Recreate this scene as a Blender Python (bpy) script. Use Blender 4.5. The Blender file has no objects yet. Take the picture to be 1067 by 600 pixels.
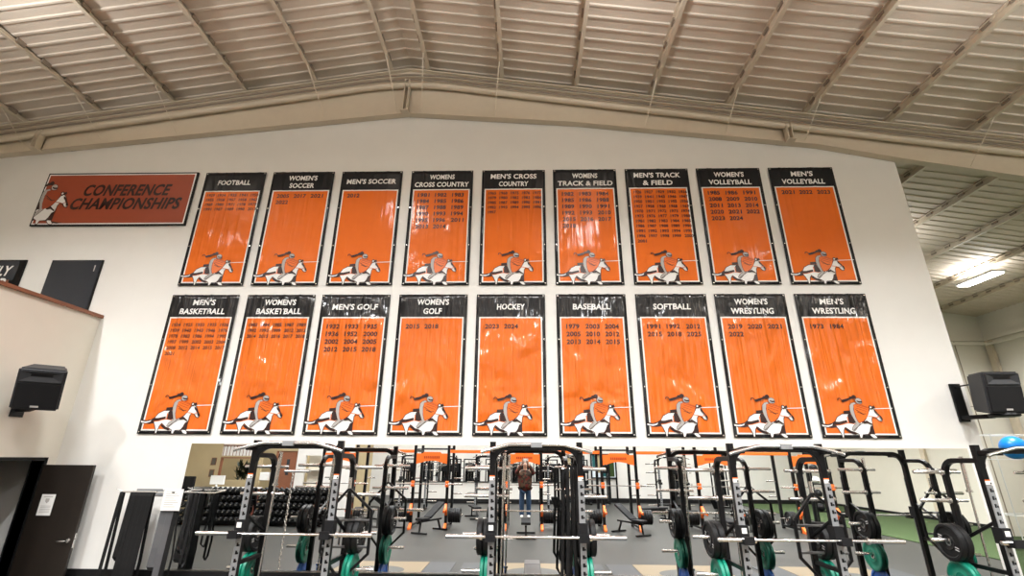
import bpy, bmesh, math, random
from mathutils import Vector, Matrix
from mathutils.geometry import tessellate_polygon
random.seed(7)
C = bpy.context.scene.collection
PI = math.pi

# ------------------------------------------------------------------ camera, exposure
sc = bpy.context.scene
PITCH, YAW, ROLL, FPX, EYE = 0.3458, -0.0297, 0.0078, 496.34, 2.15
fw = Vector((math.sin(YAW)*math.cos(PITCH), math.cos(YAW)*math.cos(PITCH), math.sin(PITCH)))
ri = Vector((math.cos(YAW), -math.sin(YAW), 0)); up = ri.cross(fw)
r2 = ri*math.cos(ROLL)+up*math.sin(ROLL); u2 = -ri*math.sin(ROLL)+up*math.cos(ROLL)
cam = bpy.data.cameras.new('camera'); camo = bpy.data.objects.new('camera', cam); C.objects.link(camo)
cam.sensor_width = 36; cam.lens = FPX/1067*36; cam.clip_start = 0.02; cam.clip_end = 100
camo.matrix_world = Matrix(((r2.x, u2.x, -fw.x, 0), (r2.y, u2.y, -fw.y, 0), (r2.z, u2.z, -fw.z, EYE), (0, 0, 0, 1)))
sc.camera = camo
sc.view_settings.view_transform = 'Standard'; sc.view_settings.look = 'None'
sc.view_settings.exposure = 0.0; sc.view_settings.gamma = 1; sc.view_settings.use_curve_mapping = False
sc.cycles.max_bounces = 8; sc.cycles.diffuse_bounces = 4; sc.cycles.glossy_bounces = 4
sc.cycles.sample_clamp_indirect = 6; sc.cycles.caustics_reflective = False; sc.cycles.caustics_refractive = False
try: sc.cycles.use_denoising = True
except Exception: pass
w = bpy.data.worlds.new('world'); sc.world = w; w.use_nodes = True
w.node_tree.nodes['Background'].inputs[0].default_value = (1, .93, .8, 1)
w.node_tree.nodes['Background'].inputs[1].default_value = 0.0
LAMP_W, UP_W = 240, 138
LAMP_COL = (.975, .985, 1.0)

# ------------------------------------------------------------------ materials
def mat(name, col, rough=.5, metal=0, noise=0, nscale=20, bump=0, bscale=60, spec=.5, coat=0, emit=None, estr=0, stretch=None):
    m = bpy.data.materials.new(name); m.use_nodes = True
    nt = m.node_tree; b = nt.nodes['Principled BSDF']
    b.inputs['Base Color'].default_value = (*col, 1); b.inputs['Roughness'].default_value = rough
    b.inputs['Metallic'].default_value = metal; b.inputs['Specular IOR Level'].default_value = spec
    b.inputs['Coat Weight'].default_value = coat
    if emit:
        b.inputs['Emission Color'].default_value = (*emit, 1); b.inputs['Emission Strength'].default_value = estr
    tc = nt.nodes.new('ShaderNodeTexCoord'); mp = nt.nodes.new('ShaderNodeMapping')
    nt.links.new(tc.outputs['Object'], mp.inputs[0])
    if stretch: mp.inputs['Scale'].default_value = stretch
    if noise:
        n = nt.nodes.new('ShaderNodeTexNoise'); n.inputs['Scale'].default_value = nscale; n.inputs['Detail'].default_value = 4
        nt.links.new(mp.outputs[0], n.inputs['Vector'])
        mx = nt.nodes.new('ShaderNodeMix'); mx.data_type = 'RGBA'
        mx.inputs[6].default_value = (*[max(0, c*(1-noise)) for c in col], 1); mx.inputs[7].default_value = (*[min(1, c*(1+noise)) for c in col], 1)
        nt.links.new(n.outputs['Fac'], mx.inputs[0]); nt.links.new(mx.outputs[2], b.inputs['Base Color'])
    if bump:
        n2 = nt.nodes.new('ShaderNodeTexNoise'); n2.inputs['Scale'].default_value = bscale; n2.inputs['Detail'].default_value = 3
        nt.links.new(mp.outputs[0], n2.inputs['Vector'])
        bp = nt.nodes.new('ShaderNodeBump'); bp.inputs['Strength'].default_value = bump; bp.inputs['Distance'].default_value = .01
        nt.links.new(n2.outputs['Fac'], bp.inputs['Height']); nt.links.new(bp.outputs[0], b.inputs['Normal'])
    return m
WHITEWALL = mat('white_wall_paint', (.80, .785, .745), .6, noise=.03, nscale=3, bump=.05, bscale=90)
CREAM = mat('cream_wall_paint', (.76, .72, .63), .6, noise=.03, nscale=3)
TANWALL = mat('tan_wall_paint', (.47, .38, .22), .7, noise=.05, nscale=4)
DECK = mat('beige_roof_liner', (.68, .585, .475), .65, noise=.05, nscale=30, bump=.25, bscale=25)
STEEL = mat('beige_painted_steel', (.66, .57, .44), .45, noise=.05, nscale=8)
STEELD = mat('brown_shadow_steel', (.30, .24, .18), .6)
BLACKP = mat('black_powder_coat', (.006, .006, .0065), .38, noise=.2, nscale=40, spec=.22)
BLACKM = mat('black_matte_plastic', (.009, .009, .010), .6, bump=.1, bscale=120, spec=.2)
GREYP = mat('grey_powder_coat', (.30, .31, .32), .38, metal=.35, noise=.08, nscale=15)
CHROME = mat('brushed_chrome', (.72, .71, .69), .22, metal=1)
DARKST = mat('dark_steel', (.16, .16, .16), .35, metal=.9)
RUBBER = mat('black_rubber', (.009, .009, .0095), .5, noise=.2, nscale=60, bump=.1, spec=.25)
GREEN = mat('green_rubber', (.005, .24, .155), .4, noise=.1, nscale=30)
BLUE = mat('blue_rubber', (.01, .13, .55), .4, noise=.1, nscale=30)
ORANGEP = mat('orange_powder_coat', (.85, .16, .02), .4)
WHITEP = mat('white_plastic', (.8, .8, .78), .4)
WHITEINK = mat('white_ink', (.85, .84, .82), .4)
def vinyl(name, col, k, noise=0):
    m = mat(name, col, .55, noise=noise, nscale=6, spec=.15, coat=.22+.78*(k > .8))
    nt = m.node_tree; b = nt.nodes['Principled BSDF']; b.inputs['Coat Roughness'].default_value = .09
    tc = nt.nodes.new('ShaderNodeTexCoord'); prev = None
    for sc_, st, dist in ((1.0, (9, 1, .22), .045*k*k), (1.0, (26, 1, .6), .003*k), (1.0, (1.6, 1, 1.1), .17*k*k)):
        mp = nt.nodes.new('ShaderNodeMapping'); mp.inputs['Scale'].default_value = st
        oi = nt.nodes.new('ShaderNodeObjectInfo'); vm = nt.nodes.new('ShaderNodeVectorMath'); vm.operation = 'ADD'
        nt.links.new(tc.outputs['Object'], vm.inputs[0]); nt.links.new(oi.outputs['Location'], vm.inputs[1]); nt.links.new(vm.outputs[0], mp.inputs[0])
        n = nt.nodes.new('ShaderNodeTexNoise'); n.inputs['Scale'].default_value = sc_; n.inputs['Detail'].default_value = 2; n.inputs['Distortion'].default_value = .4
        nt.links.new(mp.outputs[0], n.inputs['Vector'])
        bp = nt.nodes.new('ShaderNodeBump'); bp.inputs['Strength'].default_value = 1; bp.inputs['Distance'].default_value = dist
        nt.links.new(n.outputs['Fac'], bp.inputs['Height'])
        if prev: nt.links.new(prev.outputs[0], bp.inputs['Normal'])
        prev = bp
    nt.links.new(prev.outputs[0], b.inputs['Normal']); nt.links.new(prev.outputs[0], b.inputs['Coat Normal'])
    return m
VIN = {}
for nm_, k_ in (('taut', .45), ('slack', 1.0)):
    VIN[nm_] = [vinyl('black_vinyl_'+nm_, (.010, .010, .012), k_), vinyl('white_vinyl_'+nm_, (.82, .80, .76), k_), vinyl('orange_vinyl_'+nm_, (.76, .15, .012), k_, .04)]
INK_K = mat('dark_ink', (.028, .008, .006), .4)
INK_G = mat('grey_ink', (.42, .40, .38), .4)
INK_O = mat('orange_ink', (.76, .15, .012), .4)
INK_R = mat('dark_orange_ink', (.40, .05, .006), .4)
SIGN_O = mat('matte_orange_board', (.33, .06, .022), .5, noise=.05, nscale=10)
FLOORM = mat('grey_rubber_flooring', (.031, .031, .028), .45, noise=.12, nscale=1.2, bump=.05, bscale=200, spec=.3)
FLOORD = mat('blue_grey_rubber_flooring', (.030, .036, .042), .45, noise=.15, nscale=60)
WOODT = mat('pale_platform_wood', (.20, .15, .085), .45, noise=.08, nscale=5, stretch=(8, 1, 1))
LOGOG = mat('grey_platform_print', (.055, .058, .055), .5)
TURF = mat('green_turf', (.035, .065, .014), .95, noise=.35, nscale=120, bump=.6, bscale=300)
WOODB = mat('brown_wood', (.24, .09, .045), .45, noise=.2, nscale=9, stretch=(1, .15, 4))
DOORM = mat('dark_brown_door_veneer', (.014, .010, .0075), .42, noise=.25, nscale=10, stretch=(1, 1, .15))
GLASSD = mat('dark_glass', (.03, .035, .045), .08, coat=.5)
PAPER = mat('white_paper', (.8, .79, .76), .6)
BALLB = mat('blue_ball_rubber', (.01, .24, .75), .35)
TEAL = mat('teal_plastic', (.02, .13, .14), .4)
REDBR = mat('red_brown_laminate', (.10, .025, .015), .5)
DARKBR = mat('dark_niche', (.10, .085, .065), .7)
PADG = mat('grey_bench_vinyl', (.10, .10, .105), .35, bump=.1)
JACKET = mat('brown_red_camouflage_cloth', (.06, .035, .025), .85)
nt = JACKET.node_tree; vo = nt.nodes.new('ShaderNodeTexVoronoi'); vo.inputs['Scale'].default_value = 14
cr = nt.nodes.new('ShaderNodeValToRGB'); cr.color_ramp.interpolation = 'CONSTANT'
cr.color_ramp.elements[0].color = (.035, .022, .014, 1); cr.color_ramp.elements[1].position = .4; cr.color_ramp.elements[1].color = (.10, .055, .03, 1)
e_ = cr.color_ramp.elements.new(.62); e_.color = (.13, .018, .012, 1); e_ = cr.color_ramp.elements.new(.8); e_.color = (.02, .014, .01, 1)
tc_ = nt.nodes.new('ShaderNodeTexCoord'); nt.links.new(tc_.outputs['Object'], vo.inputs['Vector'])
nt.links.new(vo.outputs['Color'], cr.inputs[0]); nt.links.new(cr.outputs[0], nt.nodes['Principled BSDF'].inputs['Base Color'])
DENIM = mat('blue_denim', (.02, .052, .11), .85, noise=.35, nscale=25)
SKIN = mat('skin', (.52, .29, .2), .5)
HAIR = mat('grey_brown_hair', (.16, .12, .09), .6, noise=.3, nscale=60)
LENSM = mat('lamp_diffuser', (.9, .9, .9), .5, emit=(1, .97, .9), estr=14)
SCREEN = mat('lit_window_glass', (.5, .55, .55), .2, emit=(.8, .9, 1), estr=.5)
MIRROR = mat('mirror_silvering', (.90, .915, .905), .0, metal=1)
LEAF = mat('dark_leaves', (.02, .035, .015), .6, noise=.4)

# ------------------------------------------------------------------ mesh builder
class MB:
    def __init__(s): s.v = []; s.f = []; s.m = []; s.s = []
    def add(s, vs, fs, mi=0, sm=False):
        o = len(s.v); s.v += [tuple(v) for v in vs]
        for f in fs: s.f.append([i+o for i in f]); s.m.append(mi); s.s.append(sm)
        return s
    def box(s, x0, x1, y0, y1, z0, z1, mi=0):
        return s.add([(x0,y0,z0),(x1,y0,z0),(x1,y1,z0),(x0,y1,z0),(x0,y0,z1),(x1,y0,z1),(x1,y1,z1),(x0,y1,z1)],
            [(0,3,2,1),(4,5,6,7),(0,1,5,4),(1,2,6,5),(2,3,7,6),(3,0,4,7)], mi)
    def rbox(s, x0, x1, y0, y1, z0, z1, r=.01, mi=0, n=3):   # rounded edges box
        bm = bmesh.new(); bmesh.ops.create_cube(bm, size=1)
        for v in bm.verts:
            v.co = Vector(((x0+x1)/2+v.co.x*(x1-x0), (y0+y1)/2+v.co.y*(y1-y0), (z0+z1)/2+v.co.z*(z1-z0)))
        bmesh.ops.bevel(bm, geom=bm.edges[:], offset=r, segments=n, profile=.5, affect='EDGES')
        bm.verts.index_update()
        s.add([v.co[:] for v in bm.verts], [[v.index for v in f.verts] for f in bm.faces], mi, False); bm.free(); return s
    def sweep(s, pts, sect, mi=0, sm=True, upv=None, cap=True):
        pts = [Vector(p) for p in pts]; n = len(pts); k = len(sect); rings = []
        t0 = (pts[1]-pts[0]).normalized()
        u = Vector(upv) if upv else (Vector((0,0,1)) if abs(t0.z) < .9 else Vector((0,1,0)))
        a = (u-t0*u.dot(t0)).normalized(); pt = t0
        for i in range(n):
            t = (pts[i+1]-pts[i]).normalized() if i == 0 else ((pts[i]-pts[i-1]).normalized() if i == n-1 else ((pts[i]-pts[i-1]).normalized()+(pts[i+1]-pts[i]).normalized()).normalized())
            sc_ = 1.0
            if 0 < i < n-1:
                c = max(.5, t.dot((pts[i]-pts[i-1]).normalized())); sc_ = 1/c
            q = pt.rotation_difference(t); a = (q @ a); a = (a-t*a.dot(t)).normalized(); pt = t
            b = t.cross(a)
            rings.append([pts[i]+a*y+b*x*(sc_ if False else 1) for x, y in sect])
        vs = [v for r in rings for v in r]
        fs = [(i*k+j, i*k+(j+1) % k, (i+1)*k+(j+1) % k, (i+1)*k+j) for i in range(n-1) for j in range(k)]
        s.add(vs, fs, mi, sm)
        if cap: s.add(rings[0], [list(range(k))[::-1]], mi); s.add(rings[-1], [list(range(k))], mi)
        return s
    def tube(s, pts, r, n=10, mi=0):
        return s.sweep(pts, [(r*math.cos(2*PI*i/n), r*math.sin(2*PI*i/n)) for i in range(n)], mi)
    def bar(s, pts, w, h, mi=0, c=.006, upv=None):  # rectangular tube with chamfered edges; w across, h along up
        w /= 2; h /= 2; c = min(c, w*.6, h*.6)
        return s.sweep(pts, [(w,-h+c),(w,h-c),(w-c,h),(-w+c,h),(-w,h-c),(-w,-h+c),(-w+c,-h),(w-c,-h)], mi, False, upv)
    def lathe(s, prof, o=(0,0,0), axis='x', n=32, mi=0, sm=True):
        o = Vector(o); A = {'x': (Vector((1,0,0)), Vector((0,1,0)), Vector((0,0,1))), 'y': (Vector((0,1,0)), Vector((0,0,1)), Vector((1,0,0))), 'z': (Vector((0,0,1)), Vector((1,0,0)), Vector((0,1,0)))}[axis]
        vs = []; 
        for h, r in prof:
            for i in range(n):
                a = 2*PI*i/n; vs.append(o+A[0]*h+A[1]*r*math.cos(a)+A[2]*r*math.sin(a))
        fs = [(i*n+j, i*n+(j+1) % n, (i+1)*n+(j+1) % n, (i+1)*n+j) for i in range(len(prof)-1) for j in range(n)]
        s.add(vs, fs, mi, sm); return s
    def poly(s, pts3, depth, mi=0):   # extruded polygon; depth = vector
        P = [Vector(p) for p in pts3]; d = Vector(depth); n = len(P)
        tr = tessellate_polygon([P])
        s.add(P, [list(t) for t in tr], mi); s.add([p+d for p in P], [list(t)[::-1] for t in tr], mi)
        s.add(P+[p+d for p in P], [(i, (i+1) % n, (i+1) % n+n, i+n) for i in range(n)], mi); return s
    def xf(s, M):
        s.v = [tuple(M @ Vector(v)) for v in s.v]; return s
    def build(s, name, mats, parent=None, loc=None):
        me = bpy.data.meshes.new(name); me.from_pydata(s.v, [], s.f)
        for m in (mats if isinstance(mats, (list, tuple)) else [mats]): me.materials.append(m)
        me.polygons.foreach_set('material_index', s.m); me.polygons.foreach_set('use_smooth', s.s)
        bm = bmesh.new(); bm.from_mesh(me)
        if len(me.vertices) < 20000: bmesh.ops.remove_doubles(bm, verts=bm.verts, dist=1e-5)
        bmesh.ops.recalc_face_normals(bm, faces=bm.faces); bm.to_mesh(me); bm.free()
        if any(s.s):
            try: me.set_sharp_from_angle(angle=math.radians(38))
            except Exception: pass
        o = bpy.data.objects.new(name, me); C.objects.link(o)
        if parent: o.parent = parent
        if loc: o.location = loc
        return o

def tag(o, label, cat, group=None):
    o['label'] = label; o['category'] = cat
    if group: o['group'] = group
    return o
def thing(name, label, cat, loc=(0,0,0), rz=0, group=None):
    o = bpy.data.objects.new(name, None); C.objects.link(o); o.empty_display_size = .1
    o.location = loc; o.rotation_euler = (0, 0, rz); return tag(o, label, cat, group)
def struct(o, label=None):
    o['kind'] = 'structure'
    if label: o['label'] = label
    return o
def kids(o): return [c for c in bpy.data.objects if c.parent == o]
def dup(root, loc, rz=None, label=None, group=None):
    def cp(o, par):
        c = o.copy(); C.objects.link(c); c.parent = par
        for k in tree.get(o.name, []): cp(k, c)
        return c
    tree = {}
    for o in bpy.data.objects:
        if o.parent: tree.setdefault(o.parent.name, []).append(o)
    r = cp(root, None); r.location = loc
    if rz is not None: r.rotation_euler = (0, 0, rz) if not isinstance(rz, tuple) else rz
    if label: r['label'] = label
    if group: r['group'] = group
    return r
def arc(c, r, a0, a1, n, f):   # points on an arc mapped by f(u, v)
    return [f(c[0]+r*math.cos(a0+(a1-a0)*i/n), c[1]+r*math.sin(a0+(a1-a0)*i/n)) for i in range(n+1)]

# ------------------------------------------------------------------ setting: shell of the hall
RX, RZ, SL = -2.45, 9.99, .16       # ridge of the purlin plane
def P(x): return RZ-SL*abs(x-RX)
XL, XR, YB, YF = -14.5, 16.3, -16.3, 17.0
YI = -12.2       # inner face of the shallower part of the back wall
struct(MB().box(XL-.3, XR+.3, YB-.3, YF+.3, -.2, 0).build('floor', FLOORM), 'grey rubber gym floor')
# roof deck with narrow ribs running up the slope
pr = []; y = YB-.2
while y < YF+.4:
    pr += [(y, 0), (y+.165, 0), (y+.180, -.022), (y+.216, -.022)]; y += .236
xs = [XL-.3, RX, XR+.3]; mb = MB()
vs = [(x, yy, P(x)+.15+dz) for x in xs for yy, dz in pr]; k = len(pr)
mb.add(vs, [(i*k+j, i*k+j+1, (i+1)*k+j+1, (i+1)*k+j) for i in range(2) for j in range(k-1)])
mb.add([(x, yy, P(x)+.4) for x in xs for yy in (YB-.3, YF+.5)], [(0, 1, 3, 2), (2, 3, 5, 4)])
struct(mb.build('ceiling', DECK), 'beige ribbed roof liner between the purlins')
PURL = [-13.6, -12.05, -10.5, -8.97, -7.44, -5.93, -4.45, -2.85, -2.07, -.5, 1.04, 2.58, 4.12, 5.63, 7.18, 8.7, 10.22, 11.75, 13.3, 14.8]
for i, x in enumerate(PURL):
    z = P(x); s_ = 1 if x > RX else -1
    mb = MB().box(x-.010, x+.010, YB, YF, z+.015, z+.12).box(x-.010, x+.06, YB, YF, z, z+.015).box(x-.06, x+.01, YB, YF, z+.105, z+.12)
    y = YB-.2+.0; sd = -1 if x < RX else 1
    while y < YF-.3:
        mb.box(x-sd*.03-.012, x-sd*.03+.012, y+.01, y+.165, z+.06, z+.15, 1); y += .236*2  # dark dashes paint the shaded gaps between deck ribs and purlin
    struct(mb.build('ceiling_purlin', [STEEL, STEELD]), 'beige roof purlin')
def zbot(x):
    pts = [(-14.8, 7.53), (-10.9, 7.95), (-2.45, 8.87), (1.04, 8.58), (5.75, 7.985), (7.33, 7.63), (9.5, 7.2), (16.6, 6.1)]
    for (a, za), (b, zb) in zip(pts, pts[1:]):
        if a <= x <= b: return za+(zb-za)*(x-a)/(b-a)
    return pts[-1][1]
xs = [-14.5, -10.9, -6.5, -2.45, 1.04, 5.75, 7.33, 9.5, 16.3]
for yr in (8.0, -4.5):
    mb = MB()
    for a, b in zip(xs, xs[1:]):
        for (y0, y1, f0, f1) in ((yr-.02, yr+.02, lambda x: zbot(x)+.02, lambda x: P(x)-.015), (yr-.045, yr+.09, zbot, lambda x: zbot(x)+.022), (yr-.10, yr+.09, lambda x: P(x)-.03, lambda x: P(x)-.004)):
            mb.add([(a,y0,f0(a)),(b,y0,f0(b)),(b,y1,f0(b)),(a,y1,f0(a)),(a,y0,f1(a)),(b,y0,f1(b)),(b,y1,f1(b)),(a,y1,f1(a))],
                [(0,3,2,1),(4,5,6,7),(0,1,5,4),(1,2,6,5),(2,3,7,6),(3,0,4,7)])
    struct(mb.build('ceiling_rafter', STEEL), 'deep tapered beige roof frame')
BR = [(-10.47,-10.19,8.04),(-9.0,-8.66,8.23),(-7.45,-7.12,8.37),(-4.42,-4.11,8.73),(-2.84,-2.62,8.86),(-2.07,-2.12,8.85),(-.51,-.62,8.70),(2.58,2.38,8.38),(4.12,3.95,8.22),(5.64,5.45,8.04),(8.71,8.4,7.42)]
for xa, xb, zb in BR:
    k_ = 7.80/7.9
    o = MB().bar([(xa, 7.46, P(xa)), (xb*k_, 7.80, EYE+(zb-EYE)*k_)], .022, .010).build('flange_brace', STEEL)
    struct(o, 'thin pale brace from purlin to roof frame')
# end wall with the banners
mb = MB(); pts = [(XL, 0), (7.2, 0)]+[(x, zbot(x)) for x in (7.2, 5.75, 1.04, -2.45, -10.9, XL)]
mb.poly([(x, 8.1, z) for x, z in pts], (0, .25, 0)); struct(mb.build('wall_banner', WHITEWALL), 'white end wall carrying the banners')
struct(MB().box(-7.69, -5.50, 8.06, 8.1, 0, .54).box(-5.5, 7.2, 8.06, 8.1, 0, .53).build('baseboard_banner', RUBBER), 'black rubber base strip')
# left partition wall with sloping top, doorway
YE = 5.2
def capz(y): return 4.50
D0, D1, DH = 6.95, 7.87, 2.08
mb = MB()
for (a, b, lo) in ((YE, D0, 0), (D0, D1, DH), (D1, 8.1, 0)):
    mb.poly([(-7.69, a, lo), (-7.69, b, lo), (-7.69, b, capz(b)), (-7.69, a, capz(a))], (-.16, 0, 0))
struct(mb.build('wall_left', CREAM), 'cream partition wall with a level top')
mb = MB().poly([(-7.64, YE-.03, capz(YE-.03)), (-7.64, 8.098, capz(8.098)), (-7.64, 8.098, capz(8.098)+.055), (-7.64, YE-.03, capz(YE-.03)+.055)], (-.26, 0, 0))
struct(mb.build('trim_1', WOODB), 'brown wooden cap on the partition wall')
mb = MB().box(-7.88, -7.66, D0-.05, D0, 0, DH+.05).box(-7.88, -7.66, D1, D1+.05, 0, DH+.05).box(-7.88, -7.66, D0-.05, D1+.05, DH, DH+.05)
struct(mb.build('door_1_frame', BLACKP), 'black door frame')
# the room behind the doorway: dark glazed screen
d = MB().box(-8.9, -8.86, 6.4, 8.09, 0, 2.6).build('door_2', DOORM); struct(d, 'dark screen behind the doorway')
struct(MB().box(-8.85, -7.86, 6.4, 6.44, 0, 2.6).box(-8.9, -7.86, 6.4, 8.09, 2.6, 2.64).build('trim_2', DOORM), 'dark lobby shell')
g = MB().box(-8.85, -8.84, 6.9, 7.9, .9, 1.9).build('pane', GLASSD); g.parent = d
# door leaf folded open against the end wall
dl = thing('door_leaf', 'dark brown door leaf standing open against the white wall', 'door', (-7.685, 7.90, 0))
MB().rbox(0, .845, -.022, .022, .01, 2.02, .004).build('panel', DOORM, dl)
hd = MB().lathe([(-.03, .0), (-.03, .03), (-.022, .034), (-.022, 0)], (.77, 0, .95), 'y', 20).tube([(.77, -.03, .95), (.77, -.075, .95), (.74, -.085, .95), (.65, -.085, .945)], .011, 8).build('handle', CHROME, dl)
hd['label'] = 'chrome lever handle'
MB().box(.843, .850, -.012, .012, .85, 1.05).lathe([(.0, .0), (.0, .008), (.03, .008), (.03, 0)], (.85, 0, .97), 'x', 12).build('latch', CHROME, dl)
nt_ = thing('notice', 'white paper notice taped on the dark door leaf', 'notice', (-7.42, 7.872, 1.44))
MB().box(-.11, .11, 0, .002, -.15, .15).build('sheet', PAPER, nt_)
mb = MB()
for i in range(5): mb.box(-.08, .08, -.001, 0, -.02-.022*i, -.013-.022*i)
mb.poly([(-.03, -.001, .09), (.03, -.001, .09), (.03, -.001, .05), (0, -.001, .02), (-.03, -.001, .05)], (0, .001, 0))
mb.box(-.07, .07, -.001, 0, .11, .12).build('print', INK_G, nt_)

# far bay, side walls, back wall
struct(MB().box(XL-.3, XR+.3, YF, YF+.25, 0, 10.4).build('wall_far', CREAM), 'cream far wall')
struct(MB().box(XR, XR+.25, YB-.3, YF+.3, 0, 7.3).build('wall_right', CREAM), 'cream side wall')
struct(MB().box(XL-.25, XL, YB-.3, YF+.3, 0, 8.4).build('wall_outer_left', CREAM), 'cream outer wall')
struct(MB().box(XL-.3, XR+.3, YB-.25, YB, 0, 10.4).build('wall_back', WHITEWALL), 'white back wall')
struct(MB().box(2.0, XR, YI-.2, YI, 0, 6.2).build('wall_inner_back', WHITEWALL), 'white inner back wall')
struct(MB().box(-7.0, 2.0, -10.95, -10.8, 0, 1.02).build('wall_low', WHITEWALL), 'white half height wall before the machine room')
struct(MB().box(-7.02, 2.02, -10.99, -10.76, 1.02, 1.06).build('trim_8', BLACKP), 'dark cap on the low wall')
struct(MB().box(2.0, 2.15, YI, -10.8, 0, 3.2).build('wall_return', WHITEWALL), 'white return of the low wall')
struct(MB().box(2.15, XR-.03, YI, YI+.03, 0, .22).box(-7, 2.0, -10.8, -10.77, 0, .22).build('baseboard_back', RUBBER))

struct(MB().box(XR-.03, XR, YB+.03, YF, 0, .12).build('baseboard_right', RUBBER))
mb = MB().box(7.5, XR, YF-.1, YF, 6.22, 6.34).box(XR-.1, XR, YB, YF-.1, 6.22, 6.34).box(7.5, XR-.1, YF-.22, YF-.12, 6.05, 6.13).box(XR-.2, XR-.1, 8, YF-.1, 6.03, 6.10)
struct(mb.build('trim_3', CREAM), 'cream eave rails')
mb = MB()
for yy in (YF-.3, 9.5, 2, -5): mb.box(XR-.12, XR-.02, yy, yy+.22, .12, 6.2)
struct(mb.build('trim_4', STEEL), 'beige wall columns')
mb = MB()
for xx in (8.8, 12.4, 15.2): mb.box(xx, xx+.03, YF-.012, YF, 0, 6.2)
struct(mb.build('trim_5', STEELD), 'dark panel joints')
struct(MB().box(7.5, XR, YF-.01, YF, 3.95, 3.97).box(XR-.01, XR, YB, YF, 3.95, 3.97).build('trim_6', STEELD), 'horizontal panel joint')
tf = MB().box(11.2, XR-.04, YB+.04, YF-.01, 0, .02).build('turf_strip', TURF)
tf['kind'] = 'stuff'; tag(tf, 'green artificial turf strip along the cream side wall', 'turf')
tf2 = MB().box(7.6, 11.19, 9.0, YF-.01, 0, .02).build('turf_area', TURF)
tf2['kind'] = 'stuff'; tag(tf2, 'green artificial turf in the bay beyond the wall end', 'turf')

# pipe, conduit, brackets below the roof
def roofline(dz, y, x0=-14.4, x1=16.2):
    a = [(x, y, P(x)-dz) for x in (x0, -8, -4.2)]
    a += [(RX+t, y, P(RX+1.2)-dz+.19*(1-(t/1.2)**2)*.62) for t in (-1.0, -.6, -.2, .2, .6, 1.0)]
    return a+[(x, y, P(x)-dz) for x in (0, 5, x1)]
tag(MB().tube(roofline(.41, 7.885), .062, 14).build('overhead_pipe', STEEL), 'long beige pipe following the roof slope above the banners', 'pipe')
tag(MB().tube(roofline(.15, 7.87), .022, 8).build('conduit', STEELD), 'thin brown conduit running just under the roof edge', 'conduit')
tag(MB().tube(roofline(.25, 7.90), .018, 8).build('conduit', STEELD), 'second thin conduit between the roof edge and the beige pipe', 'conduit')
for x, lb in ((-9.95, 'beige channel bracket under the pipe above the conference sign'), (-2.45, 'beige channel bracket under the pipe at the roof ridge'), (5.15, 'beige channel bracket under the pipe above the volleyball banners')):
    zt = P(x)-.36; zb = zbot(x)-.04
    tag(MB().box(x-.05, x-.035, 7.81, 7.95, zb, zt).box(x+.035, x+.05, 7.81, 7.95, zb, zt).box(x-.05, x+.05, 7.935, 7.95, zb, zt).box(x-.08, x+.08, 7.79, 7.955, zb-.02, zb).build('pipe_bracket', STEEL), lb, 'bracket', 'pipe brackets on the roof frame')
# ------------------------------------------------------------------ lamps
def lamp(x, y, z, lb, j_=1, pw=1, uw=1):
    t = thing('high_bay_lamp', lb, 'lamp', (x, y, z), PI/2, 'rectangular high bay lamps')
    MB().rbox(-.62, .62, -.20, .20, 0, .07, .02).build('housing', WHITEP, t)
    MB().rbox(-.58, .58, -.17, .17, -.03, .0, .008).build('diffuser', LENSM, t)
    h = P(x)-z
    MB().tube([(0, 0, .07), (0, 0, h)], .006, 6).tube([(-.5, 0, .07), (0, 0, .4)], .004, 5).tube([(.5, 0, .07), (0, 0, .4)], .004, 5).build('cable', BLACKM, t)
    for nm, e, dz, rot, sx, sy in (('lamp_down', LAMP_W, -.04, 0, 1.1, .3), ('lamp_up', UP_W, .09, PI, 1.1, .3)):
        l = bpy.data.lights.new(nm, 'AREA'); l.shape = 'RECTANGLE'; l.size = sx; l.size_y = sy; l.energy = e*uw*(1 if j_ else .45) if nm == 'lamp_up' else e*pw; l.color = LAMP_COL; l.spread = math.radians(138) if nm == 'lamp_down' else PI
        o = bpy.data.objects.new(nm, l); C.objects.link(o); o.parent = t; o.location = (0, 0, dz); o.rotation_euler = (rot, 0, 0)
for i, x in enumerate((-8.2, -3.3, 1.6, 6.4, 11.2)):
    for j, y in enumerate((3.8, .3, -4.9, -9.4, -13.8)):  # last row is added to brighten the deep machine room
        lamp(x, y, P(x)-1.0, 'white high bay lamp, %s across and %s back from the banner wall, fifth row added' % (['first', 'second', 'third', 'fourth', 'fifth'][i], ['first', 'second', 'third', 'fourth', 'fifth'][j]), i % 2 == 0, (1.0, 2.1, 1.0, 1.0, 1.0)[j])
lamp(13.3, 13.4, 7.22, 'bright white lamp hanging in the bay beyond the wall end', 1, 1.2, .25)
lamp(9.6, 12.6, 7.2, 'white high bay lamp over the far turf', 1, 1, .4)
lamp(-11.5, 12.5, 7.2, 'white high bay lamp behind the end wall')

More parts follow.
